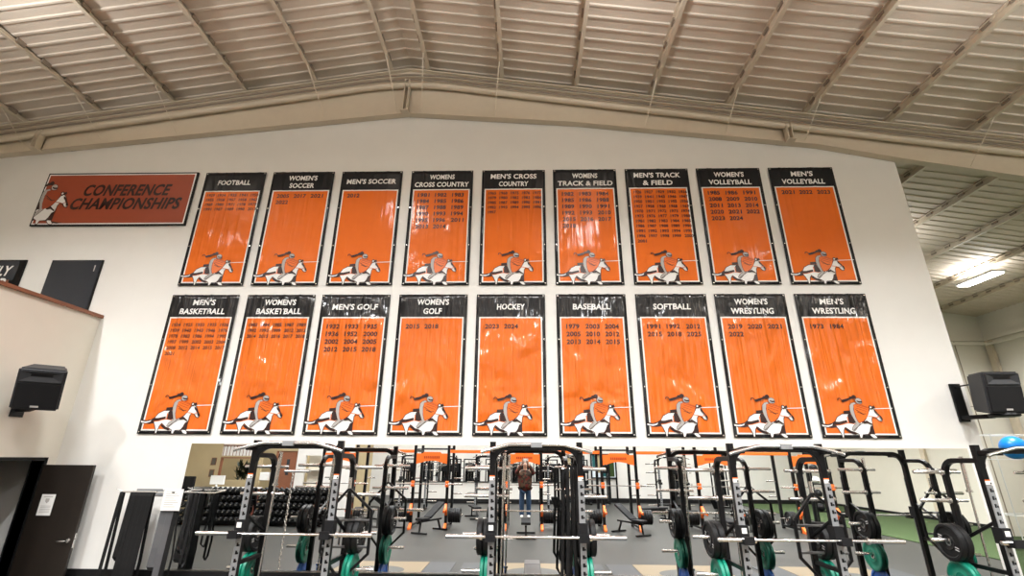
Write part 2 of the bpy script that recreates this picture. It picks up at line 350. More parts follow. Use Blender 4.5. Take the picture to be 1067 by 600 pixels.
# ------------------------------------------------------------------ lettering
_tc = {}
def glyphs(s, bold=.03):
    if s in _tc: return _tc[s]
    cu = bpy.data.curves.new('t', 'FONT'); cu.body = s; cu.size = 1; cu.offset = bold; cu.resolution_u = 3; cu.space_character = 1.04
    o = bpy.data.objects.new('t', cu); C.objects.link(o)
    dg = bpy.context.evaluated_depsgraph_get(); me = o.evaluated_get(dg).to_mesh()
    vs = [(v.co.x, v.co.y) for v in me.vertices]; fs = [list(p.vertices) for p in me.polygons]
    o.evaluated_get(dg).to_mesh_clear(); bpy.data.objects.remove(o); bpy.data.curves.remove(cu)
    x0 = min(v[0] for v in vs); x1 = max(v[0] for v in vs)
    _tc[s] = ([(x-x0, y) for x, y in vs], fs, x1-x0); return _tc[s]
CAP = .73
def write(mb, s, x, z, h, y, width=None, align='l', shear=0, mi=0, ws=.62):
    vs, fs, wd = glyphs(s); k = h/CAP; kx = k*ws if width is None else width/wd
    W = wd*kx; ox = x-(W/2 if align == 'c' else (W if align == 'r' else 0))
    mb.add([(ox+a*kx+b*k*shear, y, z+b*k) for a, b in vs], fs, mi); return mb

# ------------------------------------------------------------------ banners
def stroke(mb, pts, w, y, mi, f, closed=True):
    n = len(pts)
    for i in range(n if closed else n-1):
        a = Vector(pts[i]); b = Vector(pts[(i+1) % n]); d = (b-a)
        if d.length < 1e-6: continue
        d.normalize(); nn = Vector((-d.y, d.x))*w/2; a = a-d*w*.3; b = b+d*w*.3
        q = [a+nn, b+nn, b-nn, a-nn]; mb.add([f(p, y) for p in q], [(0, 1, 2, 3)], mi)
def fill(mb, pts, y, mi, f):
    tr = tessellate_polygon([[Vector((p[0], p[1], 0)) for p in pts]])
    mb.add([f(p, y) for p in pts], [list(t) for t in tr], mi)
# traced in tenths of a pixel of the emblem on the wall, then laid out in metres
WH, BK, GR, OR, DR = 0, 1, 2, 3, 4
EMB = [
 ('s', [(640,246),(878,238)], 7, WH),
 ('f', [(122,392),(175,405),(225,392),(262,368),(280,400),(262,432),(215,440),(150,436),(122,418)], BK),
 ('f', [(118,408),(160,416),(205,412),(232,398),(222,418),(180,430),(122,424)], WH),
 ('f', [(262,425),(264,372),(290,330),(345,300),(415,298),(470,330),(540,384),(578,352),(604,315),(640,250),(662,238),(688,252),(712,290),(728,322),(748,348),(738,372),(712,366),(690,338),(655,326),(640,352),(636,410),(634,440),(615,475),(575,500),(515,506),(500,540),(482,540),(474,500),(440,482),(400,470),(352,432),(332,462),(318,535),(304,540),(298,495),(278,450)], WH),
 ('o', [(262,425),(264,372),(290,330),(345,300),(415,298),(470,330),(540,384),(578,352),(604,315),(640,250),(662,238),(688,252),(712,290),(728,322),(748,348),(738,372),(712,366),(690,338),(655,326),(640,352),(636,410),(634,440),(615,475),(575,500),(515,506),(500,540),(482,540),(474,500),(440,482),(400,470),(352,432),(332,462),(318,535),(304,540),(298,495),(278,450)], 7, BK),
 ('f', [(585,497),(628,500),(655,532),(640,544),(612,536),(590,515)], WH),
 ('o', [(585,497),(628,500),(655,532),(640,544),(612,536),(590,515)], 5, BK),
 ('f', [(636,410),(640,500),(600,500),(560,512),(590,470),(606,425)], BK),
 ('f', [(340,440),(370,452),(430,482),(462,500),(440,506),(395,492),(352,462)], BK),
 ('f', [(640,508),(700,520),(760,526),(700,534),(650,528)], BK),
 ('f', [(255,378),(300,378),(380,360),(384,384),(300,408),(258,412)], BK),
 ('s', [(262,414),(305,410),(388,388),(470,402)], 6, OR),
 ('f', [(398,312),(428,290),(450,340),(482,384),(440,396),(400,388)], BK),
 ('s', [(392,330),(396,390)], 9, OR),
 ('f', [(366,268),(440,262),(446,292),(366,296)], BK),
 ('f', [(440,214),(462,188),(500,178),(514,196),(486,214),(474,250),(478,330),(492,376),(520,382),(505,402),(448,462),(432,470),(414,456),(430,424),(470,392),(456,352),(440,310),(434,270)], GR),
 ('o', [(440,214),(462,188),(500,178),(514,196),(486,214),(474,250),(478,330),(492,376),(520,382),(505,402),(448,462),(432,470),(414,456),(430,424),(470,392),(456,352),(440,310),(434,270)], 4, BK),
 ('s', [(432,462),(500,412),(560,372)], 5, BK),
 ('f', [(484,206),(535,192),(580,214),(632,232),(618,290),(588,336),(545,372),(500,388),(482,340),(475,280)], OR),
 ('o', [(484,206),(535,192),(580,214),(632,232),(618,290),(588,336),(545,372),(500,388),(482,340),(475,280)], 5, DR),
 ('s', [(492,252),(560,298),(592,296)], 6, BK), ('s', [(500,238),(600,272)], 6, DR), ('s', [(510,218),(612,252)], 6, DR), ('s', [(520,204),(622,238)], 5, DR), ('s', [(505,278),(570,306)], 5, BK),
 ('f', [(508,160),(520,140),(545,134),(570,146),(578,170),(572,190),(548,196),(520,190)], GR),
 ('o', [(508,160),(520,140),(545,134),(570,146),(578,170),(572,190),(548,196),(520,190)], 4, BK),
 ('f', [(522,160),(550,168),(576,166),(572,184),(545,184),(526,174)], BK),
 ('f', [(520,142),(528,118),(508,102),(490,106),(478,118),(462,118),(448,134),(418,142),(380,152),(365,168),(380,178),(425,166),(470,146),(505,144)], BK),
 ('s', [(372,158),(352,138),(336,140),(330,158)], 8, BK),
 ('f', [(632,236),(636,216),(655,208),(668,222),(690,212),(700,240),(672,244),(655,256)], BK),
 ('f', [(640,232),(652,218),(664,232),(650,242)], WH),
 ('f', [(676,258),(692,262),(722,302),(742,326),(750,352),(734,362),(722,330),(698,296),(684,284)], BK),
 ('s', [(640,322),(690,334),(722,318)], 6, OR),
 ('f', [(536,384),(580,362),(632,402),(632,414),(585,388),(548,396)], BK),
 ('s', [(608,318),(640,324)], 6, OR),
]
def banner(x0, x1, z0, z1, lines, years, cols, lb, seed, slack, group):
    W = x1-x0; Hh = z1-z0; rnd = random.Random(seed); yw = 8.1
    fol = [(rnd.uniform(.12, W-.12), rnd.uniform(.014, .04), rnd.uniform(.4, 1.2)*(1 if rnd.random() < .75 else -.7), rnd.uniform(.25, 1.0), rnd.uniform(-.06, .06)) for _ in range(9)]
    def dy(x, z):   # sag of the hanging sheet: folds run down from the top edge
        t = max(0.0, min(1.0, (z-.42)/(Hh-.42))); e = min(1, x/.07, (W-x)/.07); e = max(0, e)
        v = 0
        for c, wd, am, ln, sl in fol:
            k = max(0.0, (t-(1-ln))/ln); v += am*k*math.exp(-((x-c-sl*(1-t)*3)/wd)**2)
        return -(.013*slack*v+.012*slack*t*(1-t)*math.sin(PI*x/W)*2)*e
    B, Wt, HD = .055, .024, .42
    xs = [0, B, B+Wt]+[B+Wt+(W-2*B-2*Wt)*i/90 for i in range(1, 90)]+[W-B-Wt, W-B, W]
    zs = [0, B-.005, B+Wt-.005]+[B+Wt+(Hh-HD-Wt-B-Wt)*i/26 for i in range(1, 26)]+[Hh-HD-Wt, Hh-HD]+[Hh-HD+HD*i/6 for i in range(1, 7)]
    t = thing('banner', lb, 'banner', (x0, yw-.022, z0), 0, group)
    mb = MB(); nx = len(xs)
    vs = [(x, dy(x, z), z) for z in zs for x in xs]
    for j in range(len(zs)-1):
        for i in range(nx-1):
            xm = (xs[i]+xs[i+1])/2; zm = (zs[j]+zs[j+1])/2
            if xm < B or xm > W-B or zm < B-.005 or zm > Hh-HD: mi = 0
            elif xm < B+Wt or xm > W-B-Wt or zm < B+Wt-.005 or zm > Hh-HD-Wt: mi = 1
            else: mi = 2
            mb.f.append([j*nx+i, j*nx+i+1, (j+1)*nx+i+1, (j+1)*nx+i]); mb.m.append(mi); mb.s.append(True)
    mb.v = vs; sh = mb.build('sheet', VIN['slack' if slack > .8 else 'taut'], t)
    so = sh.modifiers.new('thickness', 'SOLIDIFY'); so.thickness = .004; so.offset = 1
    def on(p, yy): return (p[0], dy(p[0], p[1])+yy, p[1])
    mb = MB(); n = len(lines); hh = .105
    zc = [Hh-HD/2-.075] if n == 1 else [Hh-.195, Hh-.365]
    for s, z in zip(lines, zc):
        L = len(s); wd = min(W-.16, L*.082)
        write(mb, s, W/2, z, hh, 0, width=wd, align='c', shear=.06)
    mb.v = [on((v[0], v[2]), -.006) for v in mb.v]; mb.build('title_lettering', WHITEINK, t)
    mb = MB()
    if cols == 3: px, pz, h, w_, zt, xs0 = .335, .137, .082, .245, Hh-HD-Wt-.145, .16
    else: px, pz, h, w_, zt, xs0 = .218, .104, .060, .165, Hh-HD-Wt-.105, .13
    if slack > .8: zt -= .045
    for i, yr in enumerate(years):
        write(mb, str(yr), xs0+(i % cols)*px, zt-(i//cols)*pz, h, 0, width=w_*(.93 if str(yr)[0] == '1' else 1), shear=.04)
    mb.v = [on((v[0], v[2]), -.006) for v in mb.v]; mb.build('year_lettering', INK_K, t)
    k = W/800; F = lambda p, yy: on(((p[0]-105)*k, (541-p[1])*k), yy)
    mb = MB(); yy = -.0062
    for e in EMB:
        yy -= .0004
        if e[0] == 'f': fill(mb, e[1], yy, e[2], F)
        elif e[0] == 'o': stroke(mb, e[1], e[2], yy, e[3], F, True)
        else: stroke(mb, e[1], e[2], yy, e[3], F, False)
    me_ = mb.build('rider_emblem', [WHITEINK, INK_K, INK_G, INK_O, INK_R], t)
    mb = MB()
    for gx in (.03, W-.03):
        for gz in (.03, Hh*.33, Hh*.66, Hh-.03):
            mb.lathe([(-.011, .0), (-.011, .012), (-.004, .014), (-.004, 0)], (gx, 0, gz), 'y', 10)
    mb.build('grommets', CHROME, t)
    return t
TOP = [(['FOOTBALL'], [1929,1934,1935,1941,1950,1955,1958,1957,1958,1962,1968,1980,1971,1978,1979,1991,1987,1989,1990,2013], 5, 'football'),
 (["WOMEN'S",'SOCCER'], [2005,2017,2021,2022], 3, "women's soccer"),
 (["MEN'S SOCCER"], [2012], 3, "men's soccer"),
 (['WOMENS','CROSS COUNTRY'], [1981,1982,1983,1984,1985,1986,1987,1988,1989,1990,1993,1994,1995,1996,2011,2013,2014], 3, "women's cross country"),
 (["MEN'S CROSS",'COUNTRY'], [1965,1968,1975,1976,1977,1979,1980,1982,1983,1984,1985,1987,1989,1990,1991,1992,1993,1994,1995,1996,1997], 5, "men's cross country"),
 (['WOMENS','TRACK & FIELD'], [1982,1983,1984,1985,1986,1988,1989,1990,1991,1992,1993,2010,2015,2016,2017,2018], 3, "women's track and field"),
 (["MEN'S TRACK",'& FIELD'], [1926,1927,1929,1932,1936,1939,1941,1943,1946,1947,1950,1951,1952,1955,1956,1957,1958,1960,1968,1969,1970,1971,1972,1973,1974,1975,1976,1977,1979,1980,1981,1982,1983,1984,1985,1986,1987,1988,1989,1990,1991,1992,1993,1994,1995,1996,1997,1998,1999,2000,2001], 5, "men's track and field"),
 (["WOMEN'S",'VOLLEYBALL'], [1985,1986,1991,2008,2009,2010,2011,2013,2014,2020,2021,2022,2023,2024], 3, "women's volleyball"),
 (["MEN'S",'VOLLEYBALL'], [2021,2022,2023], 3, "men's volleyball")]
BOT = [(["MEN'S",'BASKETBALL'], [1934,1925,1933,1935,1936,1939,1940,1943,1946,1976,1978,1983,1986,1994,1995,1997,1999,2002,2003,2004,2008,2012,2014,2015,2017,2021], 5, "men's basketball"),
 (["WOMEN'S",'BASKETBALL'], [1983,1984,1985,1987,1989,1992,1993,1999,2012,2013,2014,2015,2016,2017,2018], 5, "women's basketball"),
 (["MEN'S GOLF"], [1932,1933,1935,1936,1952,2000,2002,2004,2005,2012,2015,2018], 3, "men's golf"),
 (["WOMEN'S",'GOLF'], [2015,2018], 3, "women's golf"),
 (['HOCKEY'], [2023,2024], 3, 'hockey'),
 (['BASEBALL'], [1979,2003,2004,2005,2010,2012,2013,2014,2015], 3, 'baseball'),
 (['SOFTBALL'], [1991,1992,2012,2015,2018,2025], 3, 'softball'),
 (["WOMEN'S",'WRESTLING'], [2019,2020,2021,2022], 3, "women's wrestling"),
 (["MEN'S",'WRESTLING'], [1973,1984], 3, "men's wrestling")]
TX = [(-6.41,-5.185),(-5.04,-3.80),(-3.645,-2.43),(-2.25,-1.025),(-.845,.39),(.55,1.78),(1.955,3.18),(3.34,4.565),(4.73,5.96)]
BX = [(-6.445,-5.205),(-5.05,-3.805),(-3.675,-2.43),(-2.27,-1.035),(-.87,.35),(.55,1.78),(1.95,3.20),(3.34,4.575),(4.735,5.97)]
for i in range(9):
    L, Y_, c_, nm = TOP[i]
    banner(TX[i][0], TX[i][1], 5.12, 7.54, L, Y_, c_, 'orange and black %s banner in the upper row' % nm, 11+i, .45, 'championship banners on the end wall')
    L, Y_, c_, nm = BOT[i]
    banner(BX[i][0], BX[i][1], 2.51, 4.94, L, Y_, c_, 'orange and black %s banner in the lower row' % nm, 40+i, 1.0, 'championship banners on the end wall')
# conference sign
cs = thing('championship_sign', 'wide dull orange conference championships sign at upper left', 'sign', (-9.66, 8.06, 6.36))
MB().rbox(0, 3.09, 0, .035, 0, 1.19, .004).build('frame', BLACKP, cs)
MB().box(.03, 3.06, -.002, 0, .03, 1.16).build('border', WHITEINK, cs)
MB().box(.055, 3.035, -.004, -.002, .055, 1.135).build('board', SIGN_O, cs)
mb = MB(); write(mb, 'CONFERENCE', 1.72, .665, .25, -.012, width=1.74, align='c', shear=.22); write(mb, 'CHAMPIONSHIPS', 1.77, .36, .25, -.012, width=2.20, align='c', shear=.22)
mb.build('lettering', INK_K, cs)
mb = MB(); yy = -.005; k = 1.0/440
for e in EMB[3:]:
    yy -= .0003
    def cl(p): return (max(330, p[0]), p[1])
    F = lambda p, y_: ((max(440, p[0])-440)*.00197+.03, y_, .03+(541-p[1])*.0022)
    if e[0] == 'f': fill(mb, e[1], yy, e[2], F)
    elif e[0] == 'o': stroke(mb, e[1], e[2], yy, e[3], F, True)
    elif min(p[0] for p in e[1]) > 470: stroke(mb, e[1], e[2], yy, e[3], F, False)
mb.build('rider_emblem', [WHITEINK, INK_K, INK_G, SIGN_O, INK_R], cs)
# posters above the left partition
t = thing('poster', 'plain glossy black poster on the white wall above the partition', 'poster', (-8.95, 8.07, 4.55), 0, 'posters above the partition')
MB().rbox(0, .99, 0, .025, 0, 1.09, .004).build('frame', BLACKP, t)
MB().box(.02, .97, -.003, 0, .02, 1.07).build('print', GLASSD, t)
MB().box(.86, .88, -.004, -.003, .86, .98).build('mark', INK_G, t)
t = thing('poster', 'dark poster lettered family in white at the left edge', 'poster', (-10.75, 8.07, 4.72), 0, 'posters above the partition')
MB().rbox(0, 1.3, 0, .025, 0, .93, .004).build('frame', BLACKP, t)
MB().box(.03, 1.18, -.003, 0, .52, .9).build('print', GLASSD, t)
MB().box(.03, 1.10, -.003, 0, .03, .52).build('brown_band', WOODB, t)
mb = MB(); write(mb, 'FAMILY', 1.06, .61, .20, -.005, width=.70, align='r', shear=.2); write(mb, 'ER', 1.08, .36, .20, -.005, width=.30, align='r', shear=.1)
mb.build('lettering', WHITEINK, t)

# ------------------------------------------------------------------ mirror
mr = thing('wall_mirror', 'long wall mirror below the banners reflecting the whole gym', 'mirror', (0, 8.085, 0))
MB().box(-5.48, 6.93, -.006, .0, .56, 2.36).build('glass', MIRROR, mr)
MB().box(-5.48, 6.93, -.012, .01, .545, .56).build('bottom_channel', CHROME, mr)
MB().box(-5.48, 6.93, -.009, .01, 2.36, 2.366).build('top_clip', STEEL, mr)

# ------------------------------------------------------------------ speakers
def speaker(loc, rz, tilt, lb):
    t = thing('loudspeaker', lb, 'speaker', loc, 0, 'black wall speakers')
    M = Matrix.Rotation(rz, 4, 'Z') @ Matrix.Rotation(tilt, 4, 'X')
    w_, h_, d_ = .27, .31, .19
    # tapered cabinet: front face towards -y
    bm = bmesh.new(); bmesh.ops.create_cube(bm, size=1)
    for v in bm.verts:
        f = v.co.y < 0; v.co = Vector((v.co.x*2*w_*(1 if f else .72), v.co.y*2*d_, v.co.z*2*h_*(1 if f else .9)))
    bmesh.ops.bevel(bm, geom=bm.edges[:], offset=.025, segments=3, affect='EDGES'); bm.verts.index_update()
    MB().add([v.co[:] for v in bm.verts], [[v.index for v in f.verts] for f in bm.faces]).xf(M).build('cabinet', mat('charcoal_cabinet_plastic', (.03, .031, .034), .45, spec=.3) if 'charcoal_cabinet_plastic' not in bpy.data.materials else bpy.data.materials['charcoal_cabinet_plastic'], t); bm.free()
    MB().rbox(-w_+.03, w_-.03, -d_-.012, -d_+.01, -h_+.03, .09, .006).xf(M).build('grille', BLACKM, t)
    # horn: flared recess
    mb = MB(); o_ = [(-w_+.04, .12), (w_-.04, .12), (w_-.04, h_-.04), (-w_+.04, h_-.04)]; i_ = [(-.12, .19), (.12, .19), (.12, h_-.08), (-.12, h_-.08)]
    vs = [(x, -d_-.022, z) for x, z in o_]+[(x, -d_+.0, z) for x, z in i_]
    mb.add(vs, [(0,1,5,4),(1,2,6,5),(2,3,7,6),(3,0,4,7)], 0); mb.add([(x, -d_-.001, z) for x, z in i_], [(0,1,2,3)], 1)
    vs2 = [(x, -d_-.022, z) for x, z in o_]+[(x, -d_+.004, z) for x, z in o_]
    mb.add(vs2, [(0,1,5,4),(1,2,6,5),(2,3,7,6),(3,0,4,7)], 0)
    mb.xf(M).build('horn', [bpy.data.materials['charcoal_cabinet_plastic'], BLACKP], t)
    MB().box(-.045, .045, -d_-.016, -d_-.01, -h_+.05, -h_+.075).xf(M).build('badge', INK_G, t)
    return t
sp = speaker((-7.22, 7.0, 3.13), math.radians(38), math.radians(22), 'black wall speaker on the cream partition at left')
MB().bar([(-.0, .15, -.25), (-.3, .2, -.33), (-.455, .2, -.33)], .06, .05).box(-.465, -.45, .1, .3, -.43, -.2).build('wall_bracket', BLACKP, sp)
sp = speaker((7.18, 7.62, 3.17), math.radians(-3), math.radians(6), 'charcoal speaker hung at the right end of the banner wall')
MB().lathe([(-.36, .0), (-.36, .17), (-.34, .19), (-.31, .18), (-.30, .0)], (.05, .0, 0), 'z', 20).bar([(-.02, .1, -.34), (-.14, .3, -.34), (-.16, .455, -.34)], .12, .06).box(-.24, -.08, .44, .47, -.40, .2).bar([(-.16, .15, .15), (-.16, .46, .15)], .04, .02).build('wall_bracket', BLACKP, sp)

# ------------------------------------------------------------------ squat racks in front of the mirror
RY = 6.65
def hoop(sx):
    # from front upright top, back and down to the floor
    pts = [(sx, .03, 2.17), (sx, .38, 2.17)]+arc((.38, 1.97), .20, PI/2, 0, 6, lambda u, v: (sx, u, v))[1:]+[(sx, .58, .05)]
    return MB().bar(pts, .062, .07, upv=(1, 0, 0))
def make_rack():
    t = thing('squat_rack', '', 'squat rack', (0, 0, 0), 0, 'black squat racks along the mirror')
    for s in (-1, 1):
        x = s*.57
        u = MB().bar([(x, 0, 0), (x, 0, 2.36)], .075, .075, upv=(0, 1, 0)).build('upright', BLACKP, t)
        mb = MB().box(x-.038, x-.014, -.050, -.0385, .25, 1.88).box(x+.014, x+.038, -.050, -.0385, .25, 1.88)
        z = .25
        while z < 1.86:
            mb.box(x-.014, x+.014, -.050, -.0385, z, min(1.88, z+.044)); mb.box(x+.014, x+.03, -.052, -.05, z+.05, z+.07, 1); z += .0885
        mb.build('perforated_plate', [GREYP, BLACKP], u)
        stk = MB().box(x-.034, x+.034, -.0405, -.0385, 1.885, 1.93, 0).box(x-.034, x+.034, -.0405, -.0385, 1.93, 1.945, 1).build('sticker', [PAPER, ORANGEP], u)
        sf = hoop(x).build('side_frame', BLACKP, t)
        MB().bar([(x, .04, .055), (x, .55, .055)], .07, .07).bar([(x, .04, .9), (x, .55, .9)], .05, .05).bar([(x, .04, 1.45), (x, .55, 1.2)], .035, .035).build('side_rail', BLACKP, t)
        MB().box(x-.055, x+.055, -.09, .05, 1.27-.05, 1.27+.13).box(x-.06, x+.06, -.20, -.09, 1.20, 1.232).box(x-.06, x+.06, -.215, -.195, 1.20, 1.29).build('bar_hook', BLACKM, t)
        MB().box(x-.03, x+.03, -.094, -.09, 1.31, 1.37).build('hook_label', PAPER, t) if s < 0 else None
        MB().bar([(x, -.03, 2.26), (x*.93, -.30, 2.26)], .04, .06).build('bar_arm', BLACKP, t)
        for z in (2.02, 1.66, 1.18, .74, .34):
            L = .42
            pg = MB().lathe([(.035, .0), (.035, .045), (.05, .045), (.05, .024), (L, .024), (L+.008, .018), (L+.008, 0)] if s > 0 else [(-.035, .0), (-.035, .045), (-.05, .045), (-.05, .024), (-L, .024), (-L-.008, .018), (-L-.008, 0)], (x, .58, z), 'x', 16).build('storage_peg', CHROME, t)
        for z in (2.02, 1.66):
            MB().lathe([(-s*.03, 0), (-s*.03, .04), (-s*.05, .04), (-s*.05, .02), (-s*.2, .02), (-s*.2, 0)], (x, .58, z), 'x', 12).build('band_peg', CHROME, t)
    p = [(-.57, 0, 2.12)]+arc((-.37, 2.10), .19, PI, PI/2, 5, lambda a, b: (a, 0, b))[1:]+arc((.37, 2.10), .19, PI/2, 0, 5, lambda a, b: (a, 0, b))+[]
    MB().bar([(-.56, .0, 2.10)]+arc((-.34, 2.10), .19, PI, PI/2, 6, lambda a, b: (a-.03, .0, b))[1:]+arc((.34, 2.10), .19, PI/2, 0, 6, lambda a, b: (a+.03, .0, b))[:-1]+[(.56, .0, 2.10)], .07, .07, upv=(0, 1, 0)).build('top_crossmember', BLACKP, t)
    b = MB().tube([(-.70, -.30, 2.225), (-.66, -.30, 2.24), (-.36, -.30, 2.315), (-.3, -.30, 2.32), (.3, -.30, 2.32), (.36, -.30, 2.315), (.66, -.30, 2.24), (.70, -.30, 2.225)], .021, 12).build('pull_up_bar', CHROME, t)
    MB().bar([(-.5, -.27, 2.27), (-.34, -.27, 2.285), (.34, -.27, 2.285), (.5, -.27, 2.27)], .04, .035).box(-.07, .07, -.33, -.25, 2.285, 2.345, 1).build('bar_backer', [BLACKP, GREYP], t)
    MB().bar([(-.57, .58, .35), (.57, .58, .35)], .06, .06).build('rear_crossmember', BLACKP, t)
    return t
rk0 = make_rack(); RC = [-3.04, .137, 3.24, 6.37]; NM = ['leftmost', 'second from left', 'third from left', 'rightmost']
racks = []
for i, cx in enumerate(RC):
    lb = 'black squat rack with grey slotted uprights, %s of the four along the mirror' % NM[i]
    if i == 0: rk0.location = (cx, RY, .012); rk0['label'] = lb
    else: dup(rk0, (cx, RY, .012), label=lb)
# plates
def make_plate(m, th, r, name, marks=True):
    t = thing(name, '', 'weight plate', (0, 0, -5))
    h = th/2
    MB().lathe([(-h*.55, .03), (-h*.55, .075), (-h*.8, .09), (-h*.55, .10), (-h*.55, r-.055), (-h, r-.04), (-h, r-.012), (-h*.7, r), (h*.7, r), (h, r-.012), (h, r-.04), (h*.55, r-.055), (h*.55, .10), (h*.8, .09), (h*.55, .075), (h*.55, .03)], (0, 0, 0), 'x', 40).build('disc', m, t)
    MB().lathe([(-h*.62, .026), (-h*.62, .045), (h*.62, .045), (h*.62, .026), (-h*.62, .026)], (0, 0, 0), 'x', 20).build('hub', CHROME, t)
    if marks:
        mb = MB()
        for sx in (-1, 1):
            for q in (0, 1):
                a = PI*q+.5; cy, cz = .13*math.cos(a), .13*math.sin(a)
                for dk in (-.022, .008):
                    pts = [(-.03, -.012+dk), (.03, .002+dk), (.03, .014+dk), (-.03, dk)]
                    mb.poly([(sx*(h*.55+.001), cy+p, cz+q_) for p, q_ in pts], (sx*.001, 0, 0))
        mb.build('marking', WHITEINK, t)
    return t
plB = make_plate(RUBBER, .078, .225, 'bumper_plate'); plG = make_plate(GREEN, .05, .225, 'bumper_plate', False); plU = make_plate(BLUE, .055, .225, 'bumper_plate', False)
used = set()
def put_plate(p, loc, lb, grp):
    if p.name not in used: used.add(p.name); p.location = loc; p['label'] = lb; p['group'] = grp; return p
    return dup(p, loc, label=lb, group=grp)
for i, cx in enumerate(RC):
    for s in (-1, 1):
        sd = 'left' if s < 0 else 'right'; x = cx+s*.57
        put_plate(plB, (x+s*.10, RY+.58, 1.167), 'inner black bumper plate on the %s side of the %s rack' % (sd, NM[i]), 'black plates on the rack pegs')
        put_plate(plB, (x+s*.185, RY+.58, 1.167), 'outer black bumper plate on the %s side of the %s rack' % (sd, NM[i]), 'black plates on the rack pegs')
        put_plate(plG, (x+s*.09, RY+.58, .727), 'inner green bumper plate on the %s side of the %s rack' % (sd, NM[i]), 'green plates on the rack pegs')
        put_plate(plG, (x+s*.145, RY+.58, .727), 'outer green bumper plate on the %s side of the %s rack' % (sd, NM[i]), 'green plates on the rack pegs')
        put_plate(plU, (x+s*.10, RY+.58, .327), 'blue bumper plate low on the %s side of the %s rack' % (sd, NM[i]), 'blue plates on the rack pegs')
# barbells
def make_barbell(dark=False):
    t = thing('barbell', '', 'barbell', (0, 0, 0))
    MB().lathe([(-.66, .014), (.66, .014)], (0, 0, 0), 'x', 12).build('shaft', CHROME, t)
    for s in (-1, 1):
        pr_ = [(s*.655, 0), (s*.655, .038), (s*.685, .038), (s*.685, .025), (s*1.10, .025), (s*1.105, .02), (s*1.105, 0)]
        MB().lathe(pr_, (0, 0, 0), 'x', 16).build('sleeve', CHROME, t)
    return t
bb = make_barbell(); bb['group'] = 'barbells racked along the mirror'
for i, (x, z) in enumerate(((-3.0, 1.26), (.12, 1.26), (3.42, 1.26), (6.75, 1.26))):
    lb = 'chrome barbell resting on the hooks of the %s rack' % NM[i]
    if i == 0: bb.location = (x, RY-.145, z); bb['label'] = lb
    else: dup(bb, (x, RY-.145, z), label=lb)
for i, cx in enumerate(RC):   # stored upright in the rear corner
    b = dup(bb, (cx-.46, RY+.42, 1.13), (0, math.radians(90+1.5), 0), 'chrome barbell stored upright inside the %s rack' % NM[i], 'upright barbells in the racks')
# hex bars hung on the right of each rack
def make_hex():
    t = thing('hex_bar', '', 'hex bar', (0, 0, 0), 0, 'hex bars hung on the racks')
    pts = [(-.30, 0, .22), (0, 0, .56), (.34, 0, .28), (.34, 0, -.24), (0, 0, -.56), (-.30, 0, -.22), (-.30, 0, .22)]
    MB().bar(pts, .04, .04, upv=(0, 1, 0)).build('frame', BLACKP, t)
    MB().bar([(-.3, .0, .16), (.34, 0, .16)], .03, .03, upv=(0, 1, 0)).bar([(-.3, .0, -.16), (.34, 0, -.16)], .03, .03, upv=(0, 1, 0)).tube([(-.1, 0, .16), (-.1, .1, .16), (-.1, .1, -.16), (-.1, 0, -.16)], .015, 8).build('handle', DARKST, t)
    MB().tube([(0, 0, .56), (0, 0, .70)], .025, 12).tube([(0, 0, -.56), (0, 0, -.72)], .025, 12).build('sleeve', CHROME, t)
    return t
hx = make_hex()
for i, cx in enumerate(RC):
    lb = 'black hexagonal bar hung on the right side of the %s rack' % NM[i]
    if i == 0: hx.location = (cx+.60, RY+.44, 1.2); hx['label'] = lb
    elif i in (1,): continue
    else: dup(hx, (cx+.62, RY+.44, 1.2), label=lb)
# chain
ch = MB()
for k_ in range(34):
    z = 1.95-k_*.034; c = (-3.18+.004*math.sin(k_), RY+.25, z)
    pts = [(c[0]+(.013*math.cos(a) if k_ % 2 else 0), c[1]+(0 if k_ % 2 else .013*math.cos(a)), z+.024*math.sin(a)) for a in [2*PI*q/8 for q in range(9)]]
    ch.tube(pts, .005, 5)
tag(ch.build('chain', CHROME), 'steel chain hanging inside the leftmost squat rack', 'chain')
o = MB().bar([(-3.18, RY+.25, 1.98), (-3.05, RY+.25, 1.98)], .03, .03).tube([(-3.3, RY+.25, 1.98), (-2.95, RY+.25, 1.98)], .02).build('chain_bar', CHROME)
tag(o, 'short chrome cross bar carrying the chain in the leftmost rack', 'bar')
# straps hung in the second rack
for k_, (x, y_, z0_, z1_, sw) in enumerate(((.60, .40, 2.05, .35, .03), (.665, .46, 2.05, .5, .045), (.54, .48, 2.0, .6, .02))):
    pts = [(x-.025, RY+y_, z0_), (x-.03, RY+y_, (z0_+z1_)/2+.2), (x-.05-sw, RY+y_, z1_+.1), (x-.02, RY+y_, z1_), (x+.03+sw, RY+y_, z1_+.15), (x+.035, RY+y_, (z0_+z1_)/2+.1), (x+.025, RY+y_, z0_), (x-.0, RY+y_, z0_+.03), (x-.025, RY+y_, z0_)]
    tag(MB().bar(pts, .045, .012).build('resistance_band', RUBBER), ['wide black band looped in the right corner of the second rack', 'longest black band beside the right upright of the second rack', 'short black band nearest the mirror in the second rack'][k_], 'resistance band', 'bands hung in the second rack')
bn_rack = MB()

# platforms in the floor under the racks
for i, cx in enumerate(RC):
    t = thing('lifting_platform', 'pale wood lifting platform set in the floor under the %s rack' % NM[i], 'platform', (cx, 5.75, 0), 0, 'lifting platforms')
    MB().box(-.92, .92, -1.5, 1.6, 0, .012).build('deck', WOODT, t)
    MB().box(-1.5, -.93, -1.5, 1.6, 0, .011).box(.93, 1.5, -1.5, 1.6, 0, .011).build('rubber_insert', FLOORD, t)
    mb = MB().poly([(.55*math.cos(a), -.62+.42*math.sin(a), .0125) for a in [2*PI*q/28 for q in range(28)]], (0, 0, .001)); mb.build('printed_oval', LOGOG, t)

